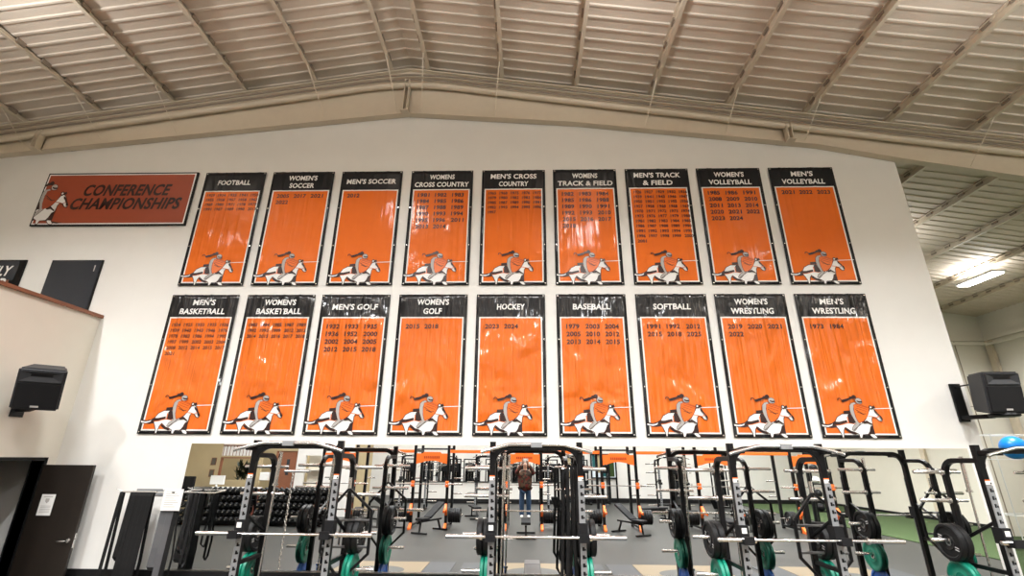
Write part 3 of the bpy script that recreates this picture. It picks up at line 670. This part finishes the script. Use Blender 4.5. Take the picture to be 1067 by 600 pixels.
# ------------------------------------------------------------------ bench
def make_bench(pad, flat=True):
    t = thing('weight_bench', '', 'bench', (0, 0, 0))
    MB().rbox(-.14, .14, -.62, -.22, .38, .45, .02).build('seat_pad', pad, t)
    if flat: MB().rbox(-.14, .14, -.20, .62, .38, .45, .02).build('back_pad', pad, t)
    else:
        MB().rbox(-.14, .14, 0, .82, -.035, .035, .02).xf(Matrix.Translation((0, -.18, .43)) @ Matrix.Rotation(math.radians(28), 4, 'X')).build('back_pad', pad, t)
    MB().bar([(0, -.58, .34), (0, .58, .34)], .06, .05).bar([(0, -.5, .34), (0, -.56, .04)], .05, .05).bar([(0, .4, .34), (0, .56, .04)], .05, .05).build('frame', BLACKP, t)
    for y in (-.56, .56): MB().bar([(-.28, y, .035), (.28, y, .035)], .06, .05).build('foot', BLACKP, t)
    return t
bf = make_bench(BLACKM, True); bi = make_bench(BLACKM, False)
bf.location = (0, .32, 0); bf['label'] = 'black flat bench the photographer stands on'; bf['group'] = 'black benches'
bi.location = (-3.0, -.35, 0); bi.rotation_euler = (0, 0, math.radians(205)); bi['label'] = 'black incline bench in the orange rack left of the photographer'; bi['group'] = 'black benches'
b3 = dup(bi, (3.25, -.40, 0), math.radians(150), 'black incline bench in the orange rack right of the photographer')
dup(bf, (6.3, -.4, 0), math.radians(10), 'black flat bench in the fourth orange rack')
gb = make_bench(PADG, True); gb.location = (.11, 6.98, 0); tag(gb, 'grey padded bench standing inside the second rack', 'bench')

# ------------------------------------------------------------------ orange trimmed racks behind the camera
OC = [-6.38, -3.21, -.05, 3.13, 6.3, 9.45]; OY = -1.1
ON = ['first', 'second', 'third', 'fourth', 'fifth', 'sixth']
def make_orack():
    t = thing('power_rack', '', 'power rack', (0, 0, 0), 0, 'orange trimmed power racks')
    for s in (-1, 1):
        x = s*.575
        for y in (0, -1.2):
            MB().bar([(x, y, 0), (x, y, 2.62)], .09, .09, upv=(0, 1, 0)).build('upright', BLACKP, t)
            MB().bar([(x, y, 2.62), (x, y-.05, 2.66), (x+s*.05, y-.1, 2.66)], .05, .05).build('band_hook', BLACKP, t)
        MB().bar([(x, 0, 2.42), (x, -1.2, 2.42)], .07, .07).bar([(x, 0, .1), (x, -1.2, .1)], .07, .07).build('side_rail', BLACKP, t)
        MB().rbox(x-.05, x+.05, .04, .16, 1.27, 1.46, .01).box(x-.05, x+.05, .10, .20, 1.30, 1.33).build('bar_hook', ORANGEP, t)
        MB().bar([(x, .04, .62), (x, .55, .56)], .05, .07).poly([(x-.035, .04, .40), (x-.035, .04, .76), (x-.035, .12, .76), (x-.035, .30, .60), (x-.035, .12, .50)], (.07, 0, 0)).build('safety_arm', ORANGEP, t)
        MB().poly([(x-.04, .04, 0), (x-.04, .28, 0), (x-.04, .28, .05), (x-.04, .04, .18)], (.08, 0, 0)).build('foot_plate', ORANGEP, t)
        MB().lathe([(s*.03, 0), (s*.03, .024), (s*.52, .024), (s*.53, 0)], (x, -.25, .40), 'x', 12).build('storage_peg', CHROME, t)
        MB().lathe([(s*.03, 0), (s*.03, .024), (s*.35, .024), (s*.36, 0)], (x, -1.2, 1.5), 'x', 12).build('storage_peg', CHROME, t)
        MB().lathe([(s*.03, 0), (s*.03, .024), (s*.35, .024), (s*.36, 0)], (x, -1.2, 1.0), 'x', 12).build('storage_peg', CHROME, t)
    # orange header: arched lower edge
    pts = [(-.54, 2.33), (-.54, 1.99), (-.44, 2.02)]+[(u_/10, 2.10-.08*(u_/4)**2) for u_ in range(-4, 5)]+[(.44, 2.02), (.54, 1.99), (.54, 2.33), (.33, 2.33), (.28, 2.38), (-.28, 2.38), (-.33, 2.33)]
    hd_ = MB().poly([(x, .0, z) for x, z in pts], (0, .03, 0)).build('header_plate', ORANGEP, t)
    mb = MB()
    for k_ in range(9): mb.box(-.27+k_*.062, -.27+k_*.062+.045, .03, .034, 2.17, 2.25)
    mb.build('dark_print', INK_R, hd_)
    MB().bar([(-.575, -1.2, 2.5), (.575, -1.2, 2.5)], .06, .06).tube([(-.575, -.1, 2.47), (.575, -.1, 2.47)], .02).build('crossmember', BLACKP, t)
    return t
orx = make_orack()
for i, cx in enumerate(OC):
    lb = 'black power rack with orange header and hooks, %s from the left in the mirrored row' % ON[i]
    if i == 0: orx.location = (cx, OY, 0); orx['label'] = lb
    else: dup(orx, (cx, OY, 0), label=lb)
    b = dup(bb, (cx, OY+.155, 1.365), 0, 'barbell racked on the orange hooks of the %s power rack' % ON[i], 'barbells in the mirrored row')
    if i < 5:
        tag(MB().bar([(cx+.56, OY, 2.40), (OC[i+1]-.56, OY, 2.40)], .05, .10).build('orange_crossbeam', ORANGEP), 'orange beam joining the %s and %s power racks' % (ON[i], ON[i+1]), 'beam', 'orange beams between the power racks')
    for s in (-1, 1):
        for q in range(5):
            if i in (0, 5) and q > 2: continue
            put_plate(plB, (cx+s*(.575+.09+q*.08), OY-.25, .392), 'black bumper plate low on the %s of the %s power rack' % ('left' if s < 0 else 'right', ON[i]), 'black plates in the mirrored row')

# ------------------------------------------------------------------ bands on wall pegs at the mirror's left
def band_holder(x, lb):
    t = thing('band_holder', lb, 'wall rack', (x, 8.1, 1.62), 0, 'chrome band holders')
    MB().box(-.28, .28, -.012, 0, -.05, .05).build('back_plate', GREYP, t)
    MB().tube([(-.26, -.30, .02), (.26, -.30, .02)], .014, 8).tube([(-.26, -.30, .02), (-.26, -.01, 0)], .012, 8).tube([(.26, -.30, .02), (.26, -.01, 0)], .012, 8).tube([(-.38, -.30, .06), (-.26, -.30, .02)], .006, 6).build('rail', CHROME, t)
    return t
band_holder(-5.93, 'chrome band holder on the white wall left of the mirror'); band_holder(-5.19, 'chrome band holder overlapping the mirror at its left edge')
bands = [(-6.20, .045, -.02, .0), (-6.03, .05, .70, .02), (-5.975, .045, .10, -.01), (-5.915, .05, .06, .0), (-5.855, .055, .02, .01), (-5.79, .06, .04, .0), (-5.725, .055, .16, .0), (-5.46, .09, .58, .0), (-5.36, .08, .42, .0), (-5.275, .06, .34, .02), (-5.10, .035, .80, -.01), (-5.03, .03, .62, .0)]
LBs = ['thin black band hung apart at the left end', 'slim short black band beside the bunch', 'black band at the left side of the bunch', 'long black band left of the middle', 'longest black band in the middle of the bunch', 'broad black band right of the middle', 'broad black band at the right of the bunch', 'widest grey band loop at the mirror edge', 'grey band beside the mirror edge', 'black band right beside the paper sheet', 'narrow band hung in front of the mirror', 'narrow band furthest right in front of the mirror']
for k_, (x, wd, zb, sw) in enumerate(bands):
    z0 = 1.62; y_ = 7.80; sw = sw+.014*math.sin(k_*2.3); xr = x-.10*(z0-zb)*(.12 if k_ else .1)
    pts = [(x, y_, z0+.026), (x, y_-.022, z0+.012), (x+.004, y_-.030, z0-.03), (x-.01, y_-.028, 1.2), (xr+.012, y_-.05, (1.2+zb)/2), (xr, y_-.045, zb+.06), (xr, y_-.0, zb+.01), (xr+sw, y_+.05, zb+.06), (xr+.01+sw, y_+.06, (1.2+zb)/2), (x, y_+.035, 1.2), (x-.004, y_+.028, z0-.03), (x, y_+.020, z0+.012), (x, y_, z0+.027)]
    tag(MB().bar(pts, wd*1.18, .006, c=.002).build('resistance_band', RUBBER if k_ not in (7, 8) else PADG), LBs[k_]+' on the chrome holder', 'resistance band', 'bands on the wall holders')
t = thing('instruction_sheet', 'white printed sheet on the left edge of the mirror', 'notice', (-5.36, 7.735, 1.54))
MB().box(-.02, .02, .0, .058, .09, .11).build('clip', CHROME, t)
MB().box(-.15, .15, 0, .003, -.15, .15).build('sheet', PAPER, t)
mb = MB()
for i in range(8): mb.box(-.11, .03+.012*(i % 3)*3, -.001, 0, .11-.03*i, .117-.03*i)
mb.build('print', INK_G, t)

# ------------------------------------------------------------------ dumbbell racks (seen in the mirror)
def make_dumbbell():
    r_ = .07; mb = MB()
    mb.lathe([(-.17, 0), (-.17, r_*.8), (-.15, r_), (-.08, r_), (-.06, r_*.8), (-.06, .02), (.06, .02), (.06, r_*.8), (.08, r_), (.15, r_), (.17, r_*.8), (.17, 0)], (0, 0, 0), 'y', 6)
    mb.s = [False]*len(mb.s)
    o_ = mb.lathe([(-.172, 0), (-.172, .03), (-.17, .03)], (0, 0, 0), 'y', 8, 1).lathe([(.172, 0), (.172, .03), (.17, .03)], (0, 0, 0), 'y', 8, 1).build('dumbbell', [RUBBER, CHROME])
    return o_
db0 = make_dumbbell(); first = True
for u_, (cx, un) in enumerate(((-10.55, 'left'), (-8.0, 'right'))):
    t = thing('dumbbell_rack', 'black five tier dumbbell rack, the %s one in the mirror' % un, 'dumbbell rack', (cx, -1.55, 0), 0, 'dumbbell racks')
    for s in (-1, 1):
        MB().bar([(s*1.18, -.25, 0), (s*1.18, .0, 1.15)], .07, .07).bar([(s*1.18, -.35, .03), (s*1.18, .42, .03)], .07, .06).build('side_frame', BLACKP, t)
    for k_ in range(5):
        z = .16+k_*.215; y_ = .30-k_*.08
        MB().bar([(-1.18, y_+.11, z-.02), (1.18, y_+.11, z-.02)], .02, .05).bar([(-1.18, y_-.11, z+.02), (1.18, y_-.11, z+.02)], .02, .05).box(-1.17, 1.17, y_-.12, y_+.10, z-.035, z-.02).box(-1.17, 1.17, y_-.14, y_-.12, z-.2, z+.04).build('shelf_tray', BLACKP, t)
        for q in range(13):
            o_ = db0 if first else db0.copy()
            if not first: C.objects.link(o_)
            first = False
            o_.location = (cx-1.08+q*.18, -1.55+y_, z+.075); o_.rotation_euler = (math.radians(-8), 0, 0)
            tag(o_, 'black hex dumbbell on the %s tier of the %s mirrored rack' % (['lowest', 'second', 'third', 'fourth', 'top'][k_], un), 'dumbbell', 'dumbbells on the %s mirrored rack' % un)

# ------------------------------------------------------------------ office front (seen in the mirror)
OYw = -4.2
mb = MB()
def wallpiece(x0, x1, z0, z1): mb.box(x0, x1, OYw-.12, OYw, z0, z1)
wallpiece(XL, -12.45, 0, 3.1); wallpiece(-12.45, -11.05, 2.72, 3.1); wallpiece(-12.45, -11.05, 0, 1.3); wallpiece(-12.45, -11.05, 2.16, 2.22); wallpiece(-11.05, -10.75, 0, 3.1)
wallpiece(-10.75, -9.3, 2.42, 3.1); struct(mb.build('wall_office', TANWALL), 'tan office wall')
struct(MB().box(-9.3, -8.95, OYw-.12, OYw, 0, 3.1).box(-8.95, -8.3, OYw-.12, OYw, 2.25, 3.1).box(-8.3, -7.0, OYw-.12, OYw, 0, 3.1).build('wall_niche', WHITEWALL), 'white wall with a niche')
struct(MB().box(XL, -7.0, OYw-2.6, OYw-2.5, 0, 3.1).box(-7.1, -7.0, OYw-2.5, OYw-.12, 0, 3.1).build('wall_office_rear', TANWALL), 'dim rear wall of the office')
wn = MB().box(-12.45, -11.05, OYw-.03, OYw-.01, 2.22, 2.72).build('window_1', WHITEP); struct(wn, 'white louvred window strip')
mb = MB()
for k_ in range(10): mb.box(-12.42+k_*.137, -12.40+k_*.137, OYw-.01, OYw, 2.22, 2.60)
mb.box(-12.45, -11.05, OYw-.01, OYw+.01, 2.60, 2.64).build('window_frame', WOODB, wn)
wn = MB().box(-12.45, -12.40, OYw-.1, OYw+.02, 1.3, 2.16).box(-11.1, -11.05, OYw-.1, OYw+.02, 1.3, 2.16).box(-12.45, -11.05, OYw-.1, OYw+.02, 2.12, 2.16).build('window_2', WOODB); struct(wn, 'wooden office window frame')
t = thing('potted_plant', 'dark leafy plant behind the office window in the mirror', 'plant', (-11.95, OYw-.65, 0))
MB().lathe([(0, 0), (0, .16), (.35, .2), (.35, .17), (.3, 0)], (0, 0, .9), 'z', 16).build('pot', WOODB, t)
mb = MB(); rnd = random.Random(3)
for k_ in range(110):
    a = rnd.uniform(0, 2*PI); l = rnd.uniform(.25, .5); e = rnd.uniform(.2, 1.3); d = Vector((math.cos(a)*math.cos(e), math.sin(a)*math.cos(e), math.sin(e)))*l; n_ = Vector((-math.sin(a), math.cos(a), 0))*.05
    b_ = Vector((rnd.uniform(-.1, .5), 0, 1.2+rnd.uniform(0, .6))); mb.add([b_, b_+d*.5+n_, b_+d, b_+d*.5-n_], [(0, 1, 2, 3)])
mb.build('leaves', LEAF, t)
t = thing('stand', 'low cabinet under the office plant', 'cabinet', (-12.0, OYw-.5, 0)); MB().rbox(-.4, .4, -.2, .2, 0, .9, .01).build('body', REDBR, t)
t = thing('reception_counter', 'red brown reception counter with a white top in the mirror', 'counter', (-11.6, OYw+.9, 0))
MB().rbox(-1.0, 1.3, -.3, .25, 0, 1.02, .01).build('body', REDBR, t); MB().rbox(-1.05, 1.35, -.35, .32, 1.02, 1.07, .01).build('top', WHITEP, t); MB().rbox(.5, 1.25, .25, .28, .1, 1.0, .005).build('tan_panel', TANWALL, t)
t = thing('computer_monitor', 'white monitor standing on the reception counter', 'monitor', (-11.9, OYw+.85, 1.07))
MB().rbox(-.28, .28, -.02, .02, .1, .42, .01).build('screen', WHITEP, t); MB().box(-.03, .03, -.02, .02, .01, .12).box(-.12, .12, -.08, .08, 0, .012).build('stand', WHITEP, t)
tag(MB().rbox(-13.5, -12.9, OYw+.6, OYw+.72, .75, 1.45, .04).rbox(-13.5, -12.9, OYw+.62, OYw+1.1, .45, .55, .03).box(-13.23, -13.17, OYw+.62, OYw+.68, .5, .8).box(-13.24, -13.16, OYw+.8, OYw+.88, 0, .46).box(-13.45, -12.95, OYw+.8, OYw+.88, 0, .05).build('swivel_chair', BLACKM), 'black chair back beside the reception counter', 'chair')
for k_, (x, z) in enumerate(((-12.72, 2.0), (-12.72, 1.55))):
    t = thing('framed_picture', ['upper small framed picture on the tan office wall', 'lower small framed picture on the tan office wall'][k_], 'picture', (x, OYw+.0, z), 0, 'framed pictures on the tan wall')
    MB().box(-.1, .1, 0, .02, -.14, .14).build('frame', WOODB, t); MB().box(-.08, .08, .02, .022, -.12, .12).build('print', DARKBR, t)
d = MB().box(-10.2, -9.32, OYw-.09, OYw-.04, 0, 2.42).build('door_3', WOODB); struct(d, 'brown wooden office door')
MB().box(-9.72, -9.6, OYw-.04, OYw-.03, 1.5, 2.1).build('pane', GLASSD, d)
tag(MB().rbox(-10.6, -10.25, OYw+.1, OYw+.25, 1.3, 1.6, .02).box(-10.5, -10.35, OYw+.0, OYw+.1, 1.35, 1.55).build('wall_box', WHITEP), 'small white box beside the brown office door', 'wall box')
struct(MB().box(-8.95, -8.3, OYw-.4, OYw-.12, 1.68, 1.73).box(-8.95, -8.3, OYw-.4, OYw-.12, .9, .95).box(-8.95, -8.3, OYw-.45, OYw-.4, 0, 2.3).build('trim_7', CREAM), 'niche shelves')

# ------------------------------------------------------------------ back of the hall (seen in the mirror)
d = MB().box(3.6, 3.68, YI, YI+.06, 0, 2.5).box(4.95, 5.03, YI, YI+.06, 0, 2.5).box(3.6, 5.03, YI, YI+.06, 2.42, 2.5).box(3.6, 5.03, YI, YI+.06, 1.2, 1.27).build('window_3', BLACKP); struct(d, 'black framed glazed opening in the back wall')
mb = MB().box(3.68, 4.95, YI+.001, YI+.012, 1.27, 2.42, 0).box(3.7, 3.95, YI+.012, YI+.016, 1.6, 2.42, 1).box(3.95, 4.2, YI+.012, YI+.016, 1.5, 2.42, 2).box(4.2, 4.5, YI+.012, YI+.016, 1.3, 2.42, 1).box(4.6, 4.9, YI+.012, YI+.016, 1.3, 2.3, 3)
mb.build('pane', [SCREEN, TEAL, TANWALL, TURF], d)
d = MB().box(2.2, 2.27, YI, YI+.06, 1.2, 2.4).box(3.2, 3.27, YI, YI+.06, 1.2, 2.4).box(2.2, 3.27, YI, YI+.06, 2.33, 2.4).box(2.2, 3.27, YI, YI+.06, 1.2, 1.27).build('window_4', BLACKP); struct(d, 'smaller black framed window in the back wall')
MB().box(2.27, 2.8, YI+.001, YI+.012, 1.27, 2.33, 0).box(2.8, 3.2, YI+.001, YI+.012, 1.27, 2.33, 1).build('pane', [TANWALL, SCREEN], d)
def make_machine():
    t = thing('cable_machine', '', 'cable machine', (0, 0, 0), 0, 'cable machines at the back')
    MB().bar([(-.35, 0, 0), (-.35, 0, 2.15), (.35, 0, 2.15), (.35, 0, 0)], .08, .06, upv=(0, 1, 0)).bar([(0, 0, .04), (0, .9, .04)], .08, .06).bar([(-.35, 0, .04), (.35, 0, .04)], .08, .06).build('frame', BLACKP, t)
    MB().rbox(-.26, .26, -.10, -.07, .1, 1.95, .01).rbox(-.26, .26, .02, .3, 1.5, 1.9, .02).build('shroud', BLACKM, t)
    mb = MB()
    for k_ in range(14): mb.box(-.14, .14, -.06, .06, .12+k_*.05, .165+k_*.05)
    mb.build('weight_stack', DARKST, t)
    MB().tube([(-.08, 0, .1), (-.08, 0, 2.1)], .012, 6).tube([(.08, 0, .1), (.08, 0, 2.1)], .012, 6).build('guide_rod', CHROME, t)
    MB().rbox(-.17, .17, .45, .85, .42, .50, .02).bar([(0, .65, .05), (0, .65, .42)], .06, .06).build('seat', BLACKM, t)
    MB().rbox(-.16, .16, .30, .38, .55, 1.15, .02).bar([(0, .34, .05), (0, .34, .6)], .05, .05).build('back_pad', BLACKM, t)
    MB().tube([(-.5, .6, 1.75), (-.2, .55, 1.85), (.2, .55, 1.85), (.5, .6, 1.75)], .015, 8).tube([(0, .55, 1.86), (0, .3, 2.12)], .005, 5).build('pull_handle', CHROME, t)
    return t
mc = make_machine()
spots = [(-6.4, -11.6), (-5.75, -13.4), (-5.2, -11.7), (-4.5, -12.6), (-3.85, -11.6), (-3.2, -13.0), (-2.6, -11.7), (-1.9, -12.6), (-1.2, -11.6), (-.5, -12.9), (.15, -11.7), (.8, -12.4), (1.4, -11.6), (3.0, -11.3), (4.4, -11.5), (7.6, -9.9), (9.6, -9.6), (-8.6, -8.6)]
WD = ['first','second','third','fourth','fifth','sixth','seventh','eighth','ninth','tenth','eleventh','twelfth','thirteenth','fourteenth','fifteenth','sixteenth','seventeenth','eighteenth']
for i, (x, y) in enumerate(sorted(spots)):
    lb = 'black cable machine with weight stack at the back, %s from the left in the mirror' % WD[i]
    if i == 0: mc.location = (x, y, 0); mc['label'] = lb
    else: dup(mc, (x, y, 0), [0, .5, -.4, PI/2][i % 4], lb)
for i, (x, y, r_) in enumerate(((-5.6, -4.0, .4), (-2.0, -4.2, -.3), (1.2, -4.1, .2), (4.9, -4.2, 1.2), (7.4, -4.3, .5))):
    dup(bf if i % 2 else bi, (x, y, 0), r_, 'black bench behind the power racks, %s from the left in the mirror' % WD[i])
for i, (x, y, z_) in enumerate(((-4.8, -14.6, .0), (-2.3, -14.6, 0), (.2, -14.6, 0), (-1.65, -6.6, 0), (1.6, -7.4, 0), (-5.1, -7.0, 0), (6.3, -6.0, 0))):
    dup(rk0, (x, y, z_), PI, 'black storage rack deep in the hall, %s in the mirror' % ['rear left', 'rear middle', 'rear right', 'nearer middle', 'nearer right', 'nearer left', 'one by the turf'][i], 'storage racks at the back')
# medicine ball rack on the right, ball storage in the far bay
t = thing('ball_rack', 'black ball rack near the turf in the mirror', 'ball rack', (10.7, -2.7, 0))
for s in (-1, 1): MB().bar([(s*.35, 0, 0), (s*.35, 0, 1.9)], .05, .05).bar([(s*.35, -.2, .03), (s*.35, .3, .03)], .05, .05).build('side_frame', BLACKP, t)
for z in (.5, .95, 1.4, 1.8): MB().bar([(-.35, .08, z), (.35, .08, z)], .02, .03).bar([(-.35, -.08, z), (.35, -.08, z)], .02, .03).build('rail', BLACKP, t)
for i, (z, m_) in enumerate(((.5, RUBBER), (.95, RUBBER), (1.4, WHITEP), (1.8, RUBBER))):
    for j, x in enumerate((-.2, .13)):
        o_ = MB().lathe([(-.14*math.cos(PI*q/12), max(.0005, .14*math.sin(PI*q/12))) for q in range(13)], (0, 0, 0), 'z', 20).build('medicine_ball', m_, None, (10.7+x*1.1, -2.7, z+.135))
        tag(o_, '%s medicine ball, %s on the %s tier of the ball rack' % (['black', 'black', 'white', 'black'][i], ['left', 'right'][j], ['lowest', 'second', 'third', 'top'][i]), 'ball', 'medicine balls')
t = thing('wire_storage_rack', 'white wire frame carrying the blue ball beyond the wall end', 'wire rack', (13.1, 14.0, 0))
mb = MB()
for x in (-.7, .7):
    for y in (-.35, .35): mb.tube([(x, y, 0), (x, y, 2.9)], .014, 6)
mb.build('post', WHITEP, t); mb = MB()
for z in (.9, 2.25, 2.88):
    mb.tube([(-.7, -.35, z), (.7, -.35, z), (.7, .35, z), (-.7, .35, z), (-.7, -.35, z)], .010, 6)
    if z < 2.5:
        for k_ in range(9): mb.tube([(-.7+k_*.175, -.35, z), (-.7+k_*.175, .35, z)], .006, 5)
mb.build('shelf', WHITEP, t)
o_ = MB().lathe([(-.30*math.cos(PI*q/16), max(.0005, .30*math.sin(PI*q/16))) for q in range(17)], (0, 0, 0), 'z', 28).build('stability_ball', BALLB, None, (13.25, 14.0, 2.555)); tag(o_, 'large bright blue ball high in the bay beyond the wall end', 'ball')
t = thing('wall_unit', 'small white framed unit on the cream wall at the right edge', 'wall unit', (XR-.06, 14.9, 3.6))
MB().rbox(-.04, .06, -.5, .5, -.25, .25, .01).build('case', WHITEP, t); MB().box(-.045, -.04, -.42, .42, -.18, .18).build('grille', INK_G, t)
# sneaker near the third rack
def sneaker(x, y, rz, lb):
    t = thing('sneaker', lb, 'shoe', (x, y, 0), rz, 'white sneakers')
    mb = MB(); sec = [(-.13, .032, .06), (-.11, .037, .085), (-.05, .036, .10), (0, .036, .085), (.06, .042, .06), (.11, .042, .045), (.14, .03, .035)]
    rings = [[(yy+0*a, 0, 0)] for a in range(1) for yy, _, _ in sec]
    n = 12; vs = []
    for yy, w_, h_ in sec:
        for q in range(n):
            a = 2*PI*q/n; vs.append((w_*math.cos(a), yy, .02+max(0, math.sin(a))*h_+min(0, math.sin(a))*.01))
    fs = [(i*n+j, i*n+(j+1) % n, (i+1)*n+(j+1) % n, (i+1)*n+j) for i in range(len(sec)-1) for j in range(n)]+[list(range(n)), list(range((len(sec)-1)*n, len(sec)*n))[::-1]]
    mb.add(vs, fs, 0, True).build('upper', WHITEP, t)
    MB().poly([(.045*math.sin(a)*(1-.15*math.cos(a)), .145*math.cos(a), 0) for a in [2*PI*q/20 for q in range(20)]], (0, 0, .02)).build('sole', PAPER, t)
sneaker(-.66, .95, math.radians(-60), 'white sneaker on the floor near the photographer, left one in the mirror')
sneaker(-.52, .88, math.radians(-75), 'white sneaker on the floor near the photographer, right one in the mirror')

# ------------------------------------------------------------------ photographer (seen in the mirror), on the bench behind the camera
PX, PY, PZ = -.02, -.30, .45
pr_ = thing('person', 'person in a brown red camouflage jacket and jeans holding up a phone', 'person', (PX, PY, PZ))
def skinobj(name, verts, edges, radii, m, root=0, lv=2):
    me = bpy.data.meshes.new(name); me.from_pydata(verts, edges, []); me.materials.append(m)
    o = bpy.data.objects.new(name, me); C.objects.link(o); o.parent = pr_
    sk = o.modifiers.new('skin', 'SKIN'); sk.use_smooth_shade = True
    for i, r in enumerate(radii):
        d = me.skin_vertices[0].data[i]; d.radius = (r, r) if not isinstance(r, tuple) else r; d.use_root = (i == root)
    s = o.modifiers.new('sub', 'SUBSURF'); s.levels = lv; s.render_levels = lv
    return o
# body skeleton: local z 0 = soles; facing +y
V = []; E = []; R = []
def jv(p, r, par=None):
    V.append(p); R.append(r); i = len(V)-1
    if par is not None: E.append((par, i))
    return i
pel = jv((0, 0, .88), (.14, .10)); wa = jv((0, 0, 1.03), (.12, .09), pel); chs = jv((0, .0, 1.24), (.15, .10), wa); nk0 = jv((0, 0, 1.37), (.075, .07), chs); nk = jv((0, .01, 1.43), .05, nk0); hd0 = jv((0, .025, 1.51), (.065, .08), nk); hd1 = jv((0, .025, 1.585), (.072, .085), hd0); hd2 = jv((0, .01, 1.63), (.05, .06), hd1)
for s in (-1, 1):
    h = jv((s*.09, 0, .82), .085, pel); kn = jv((s*.10, .02, .47), .055, h); an = jv((s*.10, -.01, .09), .037, kn); to = jv((s*.11, .10, .035), .032, an)
    sh = jv((s*.17, .0, 1.34), .055, chs); el = jv((s*.25, .13, 1.28), .04, sh); wr = jv((s*.095, .215, 1.60), .026, el); pm = jv((s*.075, .232, 1.65), (.034, .018), wr)
    for q, (dx, dz, L) in enumerate(((.030, .035, 1.0), (.010, .045, 1.08), (-.012, .045, 1.0), (-.030, .035, .8))):
        a = jv((s*(.075+dx*.8), .236, 1.65+dz), .0095, pm); b = jv((s*(.072+dx*.6), .262, 1.65+dz+.028*L), .0085, a); jv((s*(.058+dx*.3), .268, 1.65+dz+.040*L), .0075, b)
    a = jv((s*.05, .245, 1.635), .011, pm); b = jv((s*.035, .262, 1.655), .010, a); jv((s*.03, .268, 1.68), .009, b)
skinobj('body', V, E, R, SKIN)
def chain_(name, groups, m, lv=2):
    V.clear(); E.clear(); R.clear(); groups(); skinobj(name, list(V), list(E), list(R), m, 0, lv)
def _j():
    c = jv((0, 0, 1.05), (.215, .15)); b = jv((0, 0, .88), (.235, .16), c); jv((0, 0, .74), (.24, .165), b); u = jv((0, 0, 1.24), (.21, .14), c); n = jv((0, .0, 1.37), (.11, .09), u); jv((0, .01, 1.41), (.072, .068), n)
    for s in (-1, 1):
        a = jv((s*.20, .0, 1.33), .09, u); e = jv((s*.29, .13, 1.27), .08, a); jv((s*.13, .21, 1.54), .055, e)
chain_('jacket', _j, JACKET)
def _p():
    c = jv((0, 0, .86), (.155, .115))
    for s in (-1, 1):
        h = jv((s*.095, 0, .76), .10, c); k = jv((s*.11, .02, .46), .085, h); jv((s*.11, 0, .12), .078, k); jv((s*.11, .0, .05), .08, len(V)-1)
chain_('jeans', _p, DENIM)
for s in (-1, 1):
    V.clear(); E.clear(); R.clear()
    a = jv((s*.10, -.04, .045), (.045, .04)); b = jv((s*.105, .04, .05), (.045, .042), a); c = jv((s*.115, .13, .04), (.045, .03), b); jv((s*.118, .175, .035), (.035, .024), c)
    skinobj('shoe', list(V), list(E), list(R), WHITEP)
mb = MB(); n = 20      # hair cap
pf = [(math.cos(PI*q/2/6), math.sin(PI*q/2/6)) for q in range(7)]
for i, (c_, s_) in enumerate(pf): pass
mb.lathe([(.105*math.sin(PI/2*q/8)-.005, .094*math.cos(PI/2*q/8)+.0005) for q in range(9)], (0, 0, 0), 'z', 24)
mb.v = [(v[0]*.92, v[1]*1.05-.008, v[2]*.95+1.585-max(0, -v[1])*.6) for v in mb.v]; mb.build('hair', HAIR, pr_)
mb = MB()
for s in (-1, 1): mb.lathe([(-.012*math.cos(PI*q/6), max(.0003, .012*math.sin(PI*q/6))) for q in range(7)], (s*.032, .108, 1.565), 'y', 10)
mb.build('eyes', PAPER, pr_)
mb = MB().poly([(-.012, .10, 1.53), (.012, .10, 1.53), (0, .135, 1.532), ], (0, 0, .006)).add([(-.012, .105, 1.532), (.012, .105, 1.532), (0, .132, 1.532), (0, .108, 1.575)], [(0, 2, 3), (1, 3, 2), (0, 1, 2)]); mb.build('nose', SKIN, pr_)
mb = MB().tube([(-.022, .104, 1.505), (0, .112, 1.503), (.022, .104, 1.505)], .005, 6).build('mouth', REDBR, pr_)
for s in (-1, 1): MB().lathe([(-.006, .0), (-.006, .028), (.006, .024), (.006, 0)], (s*.088, .02, 1.555), 'x', 12).build('ear', SKIN, pr_)
ph = thing('phone', 'white phone held up in both hands by the person in the mirror', 'phone', (0, -.035, 2.15))
MB().rbox(-.075, .075, -.004, .004, -.037, .037, .003).build('case', WHITEP, ph); MB().box(-.068, .068, -.0045, -.004, -.033, .033).build('screen', GLASSD, ph)
MB().lathe([(.0, .0), (.004, .0), (.004, .008), (.007, .008), (.007, 0)], (.05, 0, .015), 'y', 12).build('lens', GLASSD, ph)
